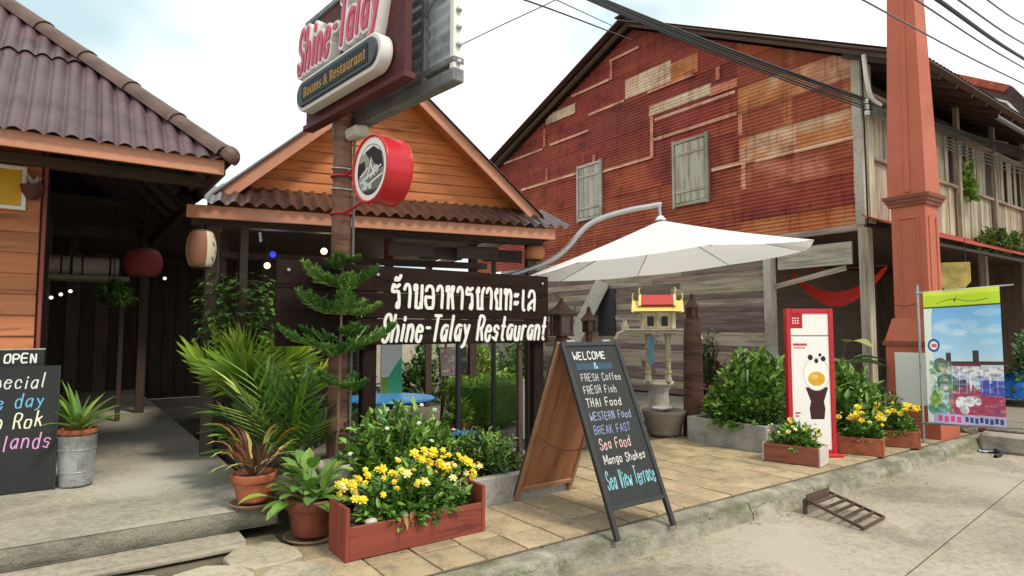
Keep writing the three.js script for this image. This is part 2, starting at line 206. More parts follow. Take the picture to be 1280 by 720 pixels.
// ---------------------------------------------------------------- foliage helpers
class Leaves {
  constructor() { this.p = []; this.c = []; this.n = []; }
  tri(a, b, c, col) { this.p.push(a.x, a.y, a.z, b.x, b.y, b.z, c.x, c.y, c.z); for (let i = 0; i < 3; i++) this.c.push(...col); }
  blade(base, dir, len, wid, droop, col, prof = [0.35, 1, 0.8, 0], fold = 0.25, roll = 0) {   // a folded leaf that bends towards the ground
    const d = dir.clone().normalize(); let side = d.clone().cross(V(0, 1, 0)); if (side.lengthSq() < 1e-4) side.set(1, 0, 0); side.normalize(); if (roll) side.applyAxisAngle(d, roll);
    const n = prof.length - 1; let p = base.clone(), dd = d.clone(), prev = null;
    for (let i = 0; i <= n; i++) {
      const up = side.clone().cross(dd).normalize(), w = prof[i] * wid / 2, L = p.clone().addScaledVector(side, -w).addScaledVector(up, w * fold), R = p.clone().addScaledVector(side, w).addScaledVector(up, w * fold), C = p.clone();
      const k = 0.94 + 0.1 * (i / n), cc = [col[0] * k, col[1] * k, col[2] * k];
      if (prev) { if (prof[i - 1] > 0) { this.tri(prev.L, prev.C, C, cc); this.tri(prev.C, prev.R, C, cc); } if (prof[i] > 0) { this.tri(prev.L, C, L, cc); this.tri(prev.R, R, C, cc); } }
      prev = { L, C, R }; if (i < n) { p = p.clone().addScaledVector(dd, len / n); dd.y -= droop / n; dd.normalize(); }
    }
  }
  twig(A, B, r, col) { const d = B.clone().sub(A), s = d.clone().cross(V(0.3, 1, 0.2)).normalize(), t = s.clone().cross(d).normalize(); const q = [0, 1, 2].map((k) => s.clone().multiplyScalar(Math.cos(k * 2.1) * r).addScaledVector(t, Math.sin(k * 2.1) * r)); for (let k = 0; k < 3; k++) { const a = q[k], b = q[(k + 1) % 3]; this.tri(A.clone().add(a), A.clone().add(b), B.clone().addScaledVector(b, 0.5), col); this.tri(A.clone().add(a), B.clone().addScaledVector(b, 0.5), B.clone().addScaledVector(a, 0.5), col); } }
  geo() { const g = new THREE.BufferGeometry(); g.setAttribute('position', new THREE.Float32BufferAttribute(this.p, 3)); g.setAttribute('color', new THREE.Float32BufferAttribute(this.c, 3)); g.computeVertexNormals(); return g; }
}
const PAL = { mid: [[0.08, 0.185, 0.028], [0.115, 0.245, 0.038], [0.165, 0.32, 0.05], [0.055, 0.125, 0.022]], light: [[0.17, 0.33, 0.045], [0.25, 0.43, 0.06], [0.13, 0.26, 0.04], [0.33, 0.47, 0.1]], dark: [[0.025, 0.065, 0.016], [0.04, 0.1, 0.022], [0.055, 0.13, 0.03]], hedge: [[0.09, 0.21, 0.03], [0.16, 0.32, 0.04], [0.27, 0.44, 0.07]], olive: [[0.12, 0.16, 0.04], [0.17, 0.2, 0.05], [0.07, 0.11, 0.03]] };
const vary = (c, r, k = 0.35) => { const f = 1 + (r() - 0.5) * k; return [c[0] * f * (1 + (r() - 0.5) * 0.3), c[1] * f, c[2] * f]; };
// many branching stems, each carrying leaves, filling a lumpy mound
function bush(o) {
  const { rx, ry, rz, n, len, wid, pal, seed, droop = 0.5, y0 = 0, stems = true, prof } = o, r = rng(seed), L = new Leaves(), lumps = Array.from({ length: 7 }, () => [V(r() * 2 - 1, r() * 1.4 - 0.2, r() * 2 - 1).normalize(), 0.08 + r() * 0.22]);
  const per = 9, st = Math.ceil(n / per);
  for (let s = 0; s < st; s++) {
    const a = r() * 6.283, e = Math.asin(clamp(r() * 1.08 - 0.04)), d = V(Math.cos(a) * Math.cos(e), Math.sin(e), Math.sin(a) * Math.cos(e)); let R = 0.78; for (const [q, k] of lumps) R += k * Math.max(0, d.dot(q)) ** 3; R = Math.min(R, 1.02) * 0.92; R *= Math.sqrt(0.25 + 0.75 * r());
    const tip = V(d.x * rx * R, y0 + d.y * ry * R, d.z * rz * R), root = V(tip.x * 0.35, y0 + (tip.y - y0) * 0.2, tip.z * 0.35); if (stems) L.twig(root, tip, 0.004, [0.06, 0.07, 0.025]);
    const col = pick(pal, r);
    for (let k = 0; k < per; k++) { const t = 0.45 + 0.6 * (k / per), b = root.clone().lerp(tip, t), ld = d.clone().multiplyScalar(0.7).add(V(r() * 2 - 1, r() * 1.3 - 0.35, r() * 2 - 1)).normalize(); L.blade(b, ld, len * (0.6 + 0.7 * r()), wid * (0.7 + 0.5 * r()), droop * (0.4 + r()), vary(col, r), prof || [0.2, 1, 0.7, 0], 0.3, (r() - 0.5) * 1.2); }
  }
  return L.geo();
}
function flowerGeo(R, col, eyeCol, seed, petals = 6) {
  const r = rng(seed), L = new Leaves();
  for (let ring = 0; ring < 2; ring++) for (let k = 0; k < petals; k++) { const a = (k + ring * 0.5) / petals * 6.283 + r() * 0.2; L.blade(V(0, ring * R * 0.12, 0), V(Math.cos(a), 0.35 + ring * 0.5, Math.sin(a)), R * (1 - ring * 0.25), R * 0.75, 0.5, vary(col, r, 0.2), [0.3, 1, 0.75, 0.2], 0.15); }
  for (let k = 0; k < 6; k++) { const a = k / 6 * 6.283; L.tri(V(0, R * 0.32, 0), V(Math.cos(a) * R * 0.2, R * 0.18, Math.sin(a) * R * 0.2), V(Math.cos(a + 1.05) * R * 0.2, R * 0.18, Math.sin(a + 1.05) * R * 0.2), eyeCol); }
  return L.geo();
}

// ================================================================ SETTING
structure('ground', new THREE.PlaneGeometry(600, 600).rotateX(-Math.PI / 2), conc([0.3, 0.27, 0.22]), [0, -0.2, 0]);
{
  const jointZ = (x) => -1.95 - 0.1 * (x - 5), rm = M.road.clone(); rm.vertexColors = true;
  const tone = (x, z) => { const a = fbm(x / 40 + 0.5, z / 40 + 0.5, 24, 4, 201), b = fbm(x / 40 + 0.5, z / 40 + 0.5, 60, 3, 207), k = 0.86 + 0.34 * (a - 0.5) + 0.2 * (b - 0.5); return [k * 1.02, k, k * (0.96 + 0.1 * (a - 0.5))]; };
  const slab = (x0, x1, zf0, zf1, n, m) => sheetGeo(m, n, (i, j) => { const x = lerp(x0, x1, i / n), z = lerp(zf0(x), zf1(x), 1 - j / m); return [x, -0.15 + 0.006 * fbm(x / 40, z / 40, 40, 2, 220), z, x, z]; }, (i, j, r) => tone(r[0], r[2]));
  const road = new THREE.Group(); road.name = 'road'; road.userData.kind = 'structure'; scene.add(road);
  part(road, 'road_slab', slab(-14, 16, () => -3.3, (x) => jointZ(x) - 0.004, 200, 20), rm);
  part(road, 'road_slab', slab(-14, 16, (x) => jointZ(x) + 0.004, () => 5, 160, 60), rm);
  part(road, 'road_slab', slab(16.02, 60, () => -3.25, () => 5, 60, 20), rm);
}
// kerb blocks, worn and rounded
{
  const kerb = new THREE.Group(); kerb.name = 'kerb'; kerb.userData.kind = 'structure'; scene.add(kerb);
  const prof = [[-3.43, -0.16], [-3.425, -0.008], [-3.41, 0.008], [-3.36, 0.014], [-3.29, 0.01], [-3.25, -0.006], [-3.225, -0.04], [-3.215, -0.1], [-3.205, -0.15], [-3.18, -0.165]];
  const r = rng(31), km = conc([0.34, 0.315, 0.25], { map: T.speck, bumpScale: 0.014, vertexColors: true }); let x = -4;
  while (x < 11.3) {
    const L = 0.95 + r() * 0.25, x0 = x + 0.003, x1 = Math.min(x + L, 11.45), n = 40, dz = (r() - 0.5) * 0.01, dy = (r() - 0.5) * 0.007, s = 41, tn = 0.85 + 0.3 * r();
    part(kerb, 'kerb_block', sheetGeo(prof.length - 1, n, (i, j) => { const t = i / n, X = lerp(x0, x1, t), q = (fbm(X / 20 + 0.5, j / 20, 60, 3, s) - 0.5) * 0.05 * (j > 1 && j < 9 ? 1 : 0), e = (i === 0 || i === n) && j > 0 && j < 9 ? -0.007 : 0; return [X, prof[j][1] + dy + q * 0.5 + e, prof[j][0] + dz + q + (e && j > 4 ? e : 0), X, j * 0.07]; }, (i, j, q) => { const a = fbm(q[0] / 20 + 0.5, j / 14, 160, 4, s + 7, 8), b2 = fbm(q[0] / 20 + 0.5, j / 14, 50, 4, s + 17, 6), k = tn * (0.62 + 0.75 * a), gr = step(0.5, 0.72, b2); return [k * lerp(1, 0.6, gr), k * lerp(1, 0.64, gr), k * lerp(1, 0.5, gr)]; }), km);
    x += L;
  }
}
// pavement of square yellow tiles on a bed, and the concrete of the restaurant's yard
{
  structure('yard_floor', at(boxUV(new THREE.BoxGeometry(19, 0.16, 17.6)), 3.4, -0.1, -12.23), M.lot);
  const pv = new THREE.Group(); pv.name = 'pavement'; pv.userData.kind = 'structure'; scene.add(pv);
  part(pv, 'bedding', boxUV(at(new THREE.BoxGeometry(15.4, 0.03, 2.6), 3.75, -0.008, -4.73)), M.grout);
  const S = 0.33, r = rng(41), geos = Array.from({ length: 5 }, () => cbox(S - 0.014, 0.03, S - 0.014, 0.004, 0));
  for (let j = 0; j < 7; j++) for (let i = 0; i < 31; i++) {
    const x = 1.135 + i * S, z = -3.6 - j * S;
    if (j > 2 && x < 3.9 && x > 1.45) continue; if (x < 1.4 && j > 3) continue; if (x > 7.6 && j > 1) continue;
    part(pv, 'paving_tile', pick(geos, r), pick(M.tile, r), [x, 0.004 + (r() - 0.5) * 0.007, z], [(r() - 0.5) * 0.014, (r() - 0.5) * 0.02 + Math.floor(r() * 4) * Math.PI / 2, (r() - 0.5) * 0.014]);
  }
  // rough flagstones where the tiles stop in front of the deck
  for (const [cx, cz, rr, s] of [[1.12, -4.28, 0.24, 1], [0.72, -4.02, 0.27, 2], [1.2, -3.85, 0.2, 3], [0.25, -4.1, 0.3, 4], [0.55, -3.62, 0.24, 5], [0.02, -3.66, 0.25, 6], [-0.45, -4.05, 0.3, 7]]) {
    const q = rng(s * 7), sh = new THREE.Shape(), n = 9; for (let k = 0; k < n; k++) { const a = k / n * 6.283, R = rr * (0.8 + 0.35 * q()); k ? sh.lineTo(Math.cos(a) * R, Math.sin(a) * R) : sh.moveTo(Math.cos(a) * R, Math.sin(a) * R); }
    part(pv, 'flagstone', at(boxUV(new THREE.ExtrudeGeometry(sh, { depth: 0.03, bevelSize: 0.012, bevelThickness: 0.01, bevelSegments: 2 }), 0), 0, 0, 0, -Math.PI / 2), conc(tint([0.42, 0.385, 0.3], 0.8 + q() * 0.4)), [cx, 0.01, cz]);
  }
}
// raised concrete walkway with a thin overhanging slab and a slab step
{
  const deck = new THREE.Group(); deck.name = 'walkway'; deck.userData.kind = 'structure'; scene.add(deck);
  const slab = sheetGeo(44, 30, (i, j) => { const x = lerp(-6, 1.32, i / 30), z = -4.75 - 11.2 * (j / 44) ** 1.4; return [x, 0.22 + 0.005 * fbm(x / 20 + 0.5, z / 20 + 1, 30, 2, 3), z, x, z]; }, (i, j, r) => { const a = fbm(r[0] / 20 + 1, r[2] / 20 + 1, 30, 4, 71), b = fbm(r[0] / 20 + 1, r[2] / 20 + 1, 11, 3, 74), k = 1.0 + 0.5 * (a - 0.5) + 0.4 * (b - 0.5); return [k, k, k * 0.97]; });
  const dm = M.deck.clone(); dm.vertexColors = true; part(deck, 'slab_top', slab, dm);
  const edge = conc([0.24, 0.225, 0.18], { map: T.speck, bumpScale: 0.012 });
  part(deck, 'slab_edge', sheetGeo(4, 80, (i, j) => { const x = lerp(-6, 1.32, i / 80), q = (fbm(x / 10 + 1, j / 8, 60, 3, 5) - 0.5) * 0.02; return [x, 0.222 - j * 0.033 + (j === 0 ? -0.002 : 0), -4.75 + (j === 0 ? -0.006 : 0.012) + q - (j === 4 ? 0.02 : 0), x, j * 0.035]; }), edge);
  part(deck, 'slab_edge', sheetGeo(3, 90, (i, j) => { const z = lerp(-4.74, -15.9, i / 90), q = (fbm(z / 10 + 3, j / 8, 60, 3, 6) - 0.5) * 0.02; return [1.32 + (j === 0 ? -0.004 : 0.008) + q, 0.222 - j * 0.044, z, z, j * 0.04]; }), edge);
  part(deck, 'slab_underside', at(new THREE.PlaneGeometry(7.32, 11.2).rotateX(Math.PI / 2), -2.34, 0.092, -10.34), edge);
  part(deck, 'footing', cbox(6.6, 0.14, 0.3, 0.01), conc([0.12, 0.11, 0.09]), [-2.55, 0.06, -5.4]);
  part(deck, 'step_slab', sheetGeo(3, 40, (i, j) => { const x = lerp(-3, 1.06, i / 40), q = (fbm(x / 10 + 2, j / 3, 40, 3, 9) - 0.5) * 0.03; return [x + (i === 40 ? q : 0), j < 2 ? 0.085 + q * 0.2 : 0.03, j === 0 ? -4.86 : -4.5 + q + (j === 3 ? -0.03 : 0), x, j * 0.3]; }), conc([0.4, 0.37, 0.3]));
  part(deck, 'step_end', sheetGeo(1, 4, (i, j) => [1.06, j ? 0.03 : 0.085, lerp(-4.86, -4.5, i / 4), i * 0.1, j * 0.05]), conc([0.3, 0.28, 0.22]));
}
// planting bed beside the walkway with a low concrete upstand
{
  const bed = new THREE.Group(); bed.name = 'garden_bed'; bed.userData.kind = 'structure'; scene.add(bed);
  const um = conc([0.37, 0.36, 0.33], { map: T.stain, bumpScale: 0.008 });
  part(bed, 'upstand', cbox(2.1, 0.26, 0.09, 0.012), um, [2.86, 0.12, -4.47]);
  part(bed, 'upstand', cbox(0.09, 0.25, 1.9, 0.012), um, [3.9, 0.12, -5.46]);
  part(bed, 'upstand', cbox(0.09, 0.2, 4.4, 0.012), conc([0.13, 0.12, 0.1]), [1.5, 0.08, -6.95]);
  part(bed, 'soil', sheetGeo(20, 14, (i, j) => { const x = lerp(1.5, 3.88, i / 14), z = lerp(-4.5, -6.3, j / 20); return [x, 0.16 + 0.08 * fbm(x / 8, z / 8 + 1, 24, 3, 8), z, x, z]; }), M.earth);
}

// ================================================================ BUILDING ON THE LEFT (hipped corrugated roof, orange lap siding)
const wpart = (g, name, geo, m) => part(g, name, geo.translate(-g.position.x, -g.position.y, -g.position.z), m);
{
  const b = thing('office_building', 'orange weatherboard building with hipped maroon corrugated roof beside the raised walkway', 'building', [-2, 0.22, -8]);
  const r = rng(51), wz = -6.5, wx = -0.15;
  wpart(b, 'wall_core', at(boxUV(new THREE.BoxGeometry(4.2, 3.0, 0.08)), wx - 2.13, 1.72, wz - 0.06), M.dark);
  wpart(b, 'side_wall', at(boxUV(new THREE.BoxGeometry(0.1, 3.0, 5)), wx - 0.08, 1.72, wz - 2.62), M.dark);
  for (let k = 0; k < 16; k++) wpart(b, 'siding_board', at(cbox(4.1, 0.176, 0.022, 0.005), wx - 2.09, 0.33 + k * 0.172, wz + 0.006, -0.11), pick(M.siding, r));
  wpart(b, 'corner_trim', at(cbox(0.028, 2.95, 0.06, 0.005), wx - 0.012, 1.7, wz + 0.015), M.trim);
  // roof
  const EZ = -5.6, EX = 1.05, EY = 2.96, PI = 0.95, WV = 0.112;
  const ripple = (c) => 0.042 * (Math.abs(Math.cos(c / WV * Math.PI)) ** 0.8 - 0.5);
  for (let row = 0; row < 3; row++) for (let cidx = 0; cidx < 9; cidx++) {
    const xb = EX + 0.02 - cidx * 0.91, xa = xb - 0.93, s0 = row * 0.95 - (row ? 0.06 : 0.06), s1 = row === 2 ? 3.12 : (row + 1) * 0.95;
    if (EX - xa <= s0 + 0.02) continue;
    const n = 66, lift = row * 0.008 + (cidx % 2) * 0.004;
    wpart(b, 'roof_sheet', sheetGeo(3, n, (i, j) => { const x = Math.min(lerp(xa, xb, i / n), EX - s0), sm1 = Math.max(s0, Math.min(s1, EX - x)), s = lerp(s0, sm1, j / 3), h = ripple(x) + lift + (j === 0 ? 0.012 : 0); return [x, EY + s * PI + h * 0.72, EZ - s + h * 0.69, x, s * 1.38]; }), pick(M.roof, r));
  }
  for (let row = 0; row < 3; row++) for (let cidx = 0; cidx < 7; cidx++) {
    const za = EZ - cidx * 0.91, zb = za - 0.93, s0 = row * 0.95 - 0.06, s1 = row === 2 ? 3.12 : (row + 1) * 0.95, zEnd = EZ - 6.2;
    if (EZ - zb <= s0 + 0.02) continue; const n = 42;
    wpart(b, 'roof_sheet', sheetGeo(2, n, (i, j) => { const z = Math.max(zEnd + Math.max(s0, 0), Math.min(EZ - s0, lerp(za, zb, i / n))), lim = Math.min(EZ - z, z - zEnd), sm1 = Math.max(s0, Math.min(s1, lim)), s = lerp(s0, sm1, j / 2), h = ripple(z) + row * 0.008; return [EX - s + h * 0.69, EY + s * PI + h * 0.72, z, z, s * 1.38]; }), pick(M.roof, r));
  }
  wpart(b, 'rear_roof', sheetGeo(1, 1, (i, j) => [lerp(-7, i ? EX - j * 3.1 : -7, i), EY + j * 3.1 * PI, EZ - 6.2 + j * 3.1, i * 8, j * 4]), M.roof[0]);
  wpart(b, 'rear_hip_cap', bar(V(EX, EY + 0.04, EZ - 6.2), V(EX - 3.1, EY + 0.04 + 3.1 * PI, EZ - 3.1), 0.28, 0.05), M.ridge[0]);
  // hip caps, overlapping half rounds
  const A = V(EX + 0.015, EY - 0.005, EZ + 0.015), dir = V(-1, PI, -1).normalize();
  for (let k = 0; k < 8; k++) {
    const g = sheetGeo(6, 8, (i, j) => { const a = lerp(-1.75, 1.75, i / 8), t = j / 6, R = 0.09 - 0.008 * t + (j === 0 ? 0.006 : 0); return [Math.sin(a) * R * 1.15, Math.cos(a) * R, -t * 0.6, a * 0.1, t * 0.6]; });
    const mtx = new THREE.Matrix4().lookAt(V(0, 0, 0), dir, V(0, 1, 0)); g.applyMatrix4(mtx); const p = A.clone().addScaledVector(dir, k * 0.55 + 0.02); g.translate(p.x, p.y, p.z); wpart(b, 'hip_cap', g, M.ridge[k % 3]);
  }
  wpart(b, 'hip_end_cap', at(new THREE.SphereGeometry(0.09, 14, 10, 0, 6.283, 0, 1.9), EX + 0.03, EY + 0.0, EZ + 0.03, 0.55, 0, -0.55), M.ridge[1]);
  wpart(b, 'fascia_board', at(cbox(8.2, 0.125, 0.025, 0.004), EX - 4.1, EY - 0.1, EZ + 0.005), M.fascia);
  wpart(b, 'fascia_board', at(cbox(0.025, 0.11, 6.1, 0.004), EX + 0.008, EY - 0.1, EZ - 3.08), M.dark);
  wpart(b, 'plate_beam', bar(V(-6, EY - 0.06, -6.45), V(1.05, EY - 0.06, -6.45), 0.08, 0.14), M.dark);
  wpart(b, 'hip_rafter', bar(V(EX - 0.06, EY - 0.08, EZ - 0.06), V(EX - 2.9, EY - 0.08 + 2.84 * PI, EZ - 2.9), 0.06, 0.14), M.dark);
  for (let k = 0; k < 8; k++) { const z = EZ - 0.55 - k * 0.62, t = Math.min(2.6, EZ - 0.1 - z + 0.1); wpart(b, 'rafter', bar(V(EX - 0.05, EY - 0.075, z), V(EX - t, EY - 0.075 + (t - 0.05) * PI, z), 0.05, 0.1), M.rafter); }
  for (let k = 0; k < 6; k++) { const x = 0.3 - k * 0.7, t = Math.min(2.6, EX - x); wpart(b, 'rafter', bar(V(x, EY - 0.075, EZ - 0.05), V(x, EY - 0.075 + (t - 0.05) * PI, EZ - t), 0.05, 0.1), M.rafter); }
  wpart(b, 'eave_post', bar(V(1.0, 0.22, -11.2), V(1.0, 2.95, -11.2), 0.12, 0.12), M.dark);
}
// low shed added behind the passage to keep its interior dark
{
  const b = thing('added_rear_shed', 'dark timber shed added to keep the far end of the walkway dim', 'shed', [-1, 0, -14]);
  const r = rng(52);
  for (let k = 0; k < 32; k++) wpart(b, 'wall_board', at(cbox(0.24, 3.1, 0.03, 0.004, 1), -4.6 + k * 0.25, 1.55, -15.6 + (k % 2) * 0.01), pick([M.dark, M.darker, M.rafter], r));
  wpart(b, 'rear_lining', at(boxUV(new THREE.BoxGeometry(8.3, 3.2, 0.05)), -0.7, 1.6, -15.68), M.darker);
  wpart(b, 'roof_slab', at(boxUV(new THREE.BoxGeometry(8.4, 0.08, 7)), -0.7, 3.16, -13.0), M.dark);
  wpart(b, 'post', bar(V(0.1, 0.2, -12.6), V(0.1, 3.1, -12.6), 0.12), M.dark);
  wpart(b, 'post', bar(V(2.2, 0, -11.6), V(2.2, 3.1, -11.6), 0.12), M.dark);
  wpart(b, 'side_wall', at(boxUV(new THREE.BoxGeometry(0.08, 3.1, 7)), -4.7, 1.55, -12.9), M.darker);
}

// ================================================================ OPEN DINING PAVILION (gable turned 13 degrees from the street)
{
  const th = 13.2 * Math.PI / 180;
  const b = thing('dining_pavilion', 'open restaurant pavilion with orange boarded gable and brown pent roof', 'building', [0.96, 0, -6.75], -th);
  const r = rng(61), AP = 4.61, UC = 2.13, EYR = 3.03;
  const yR = (u) => AP - Math.abs(u - UC) * 0.878;                       // rake line
  // gable boards behind the rake
  for (let k = 0; k < 15; k++) { const y = 2.72 + k * 0.125, hw = (yy) => clamp((AP - 0.03 - yy) / 0.878, 0.02, 1.86), w0 = hw(y), w1 = hw(y + 0.127); if (y > AP - 0.15) continue; const sh = new THREE.Shape([new THREE.Vector2(-w0, 0), new THREE.Vector2(w0, 0), new THREE.Vector2(w1, 0.127), new THREE.Vector2(-w1, 0.127)]); part(b, 'gable_board', boxUV(new THREE.ExtrudeGeometry(sh, { depth: 0.018, bevelSize: 0.003, bevelThickness: 0.003, bevelSegments: 1 }), 0), pick(M.gable, r), [UC, y, -0.73], [-0.12, 0, 0]); }
  part(b, 'gable_core', at(new THREE.ShapeGeometry(new THREE.Shape([new THREE.Vector2(0.4, 2.7), new THREE.Vector2(3.86, 2.7), new THREE.Vector2(3.86, 2.95), new THREE.Vector2(UC, 4.5), new THREE.Vector2(0.4, 2.95)])), 0, 0, -0.76), M.dark);
  for (const s of [-1, 1]) {
    const e = UC + s * 1.86, A = V(e, yR(e) - 0.07, -0.4), B = V(UC + s * 0.01, AP - 0.075, -0.4);
    part(b, 'barge_board', bar(A, B, 0.13, 0.025), M.fascia);
    part(b, 'barge_lining', bar(V(e - s * 0.02, yR(e) - 0.05, -0.55), V(UC, AP - 0.06, -0.55), 0.04, 0.28), M.gable[0]);
    // roof slope sheets
    for (let c = 0; c < 6; c++) { const v0 = 0.34 + c * 0.9, v1 = v0 + 0.93, n = 36; part(b, 'roof_sheet', sheetGeo(2, n, (i, j) => { const v = lerp(v0, v1, i / n), t = j / 2, u = UC + s * lerp(0, 1.95, t), h = 0.016 * Math.cos(v / 0.13 * 6.283) + (c % 2) * 0.004; return [u + s * h * 0.6, AP + 0.03 - Math.abs(u - UC) * 0.878 + h, -v, v, t * 2.5]; }), pick(M.pent, r)); }
    part(b, 'side_eave_board', at(cbox(0.025, 0.13, 5.2, 0.004), UC + s * 1.97, yR(UC + s * 1.95) - 0.05, -3.0), M.fascia);
  }
  for (let k = 0; k < 13; k++) { const g = sheetGeo(3, 8, (i, j) => { const a = lerp(-1.3, 1.3, i / 8), R = 0.1 + (j === 0 ? 0.01 : 0); return [UC + Math.sin(a) * R * 1.2, AP - 0.03 + Math.cos(a) * R, -0.34 - k * 0.41 - j * 0.15, a * 0.1, j * 0.15]; }); part(b, 'ridge_cap', g, M.ridge[k % 3]); }
  // pent roof in front of the gable
  for (let c = 0; c < 5; c++) { const u0 = -0.12 + c * 0.86, u1 = u0 + 0.88, n = 48; part(b, 'pent_sheet', sheetGeo(2, n, (i, j) => { const u = lerp(u0, u1, i / n), v = lerp(-0.1, 0.74, j / 2), h = 0.024 * Math.cos(u / 0.135 * 6.283) + (c % 2) * 0.004; return [u, 2.755 + (v + 0.1) * 0.42 + h, -v, u, v]; }), pick(M.pent, r)); }
  part(b, 'eave_fascia', at(cbox(4.02, 0.13, 0.028, 0.004), 1.99, 2.665, 0.02), M.fascia);
  part(b, 'eave_fascia', at(cbox(0.028, 0.13, 0.8, 0.004), 4.02, 2.68, -0.4), M.fascia);
  part(b, 'eave_beam', bar(V(0, 2.62, -0.35), V(4, 2.62, -0.35), 0.09, 0.14), M.dark);
  part(b, 'tie_beam', bar(V(0.2, 2.5, -2.4), V(4, 2.5, -2.4), 0.09, 0.14), M.dark);
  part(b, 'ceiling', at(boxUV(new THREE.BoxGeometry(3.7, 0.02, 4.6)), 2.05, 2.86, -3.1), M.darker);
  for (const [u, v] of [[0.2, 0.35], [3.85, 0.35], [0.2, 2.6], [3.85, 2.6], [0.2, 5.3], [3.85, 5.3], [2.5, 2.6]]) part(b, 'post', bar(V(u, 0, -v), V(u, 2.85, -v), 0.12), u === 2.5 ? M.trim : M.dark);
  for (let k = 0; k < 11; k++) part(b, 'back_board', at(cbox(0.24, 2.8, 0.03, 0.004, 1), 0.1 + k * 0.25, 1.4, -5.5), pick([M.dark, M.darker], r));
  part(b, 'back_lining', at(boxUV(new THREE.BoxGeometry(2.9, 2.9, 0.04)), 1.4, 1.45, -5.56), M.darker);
  for (let k = 0; k < 4; k++) part(b, 'hanging_valance', at(cbox(0.55, 0.16, 0.02, 0.003), 2.35 + k * 0.42, 2.46, -0.5 - 0.2 * (k % 2)), k % 2 ? M.rafter : M.dark);
  part(b, 'bar_counter', at(cbox(1.8, 0.9, 0.5, 0.01), 1.1, 0.46, -4.6), M.dark);
  part(b, 'side_railing', bar(V(0.2, 0.9, -0.35), V(0.2, 0.9, -5.3), 0.06, 0.08), M.dark);
}

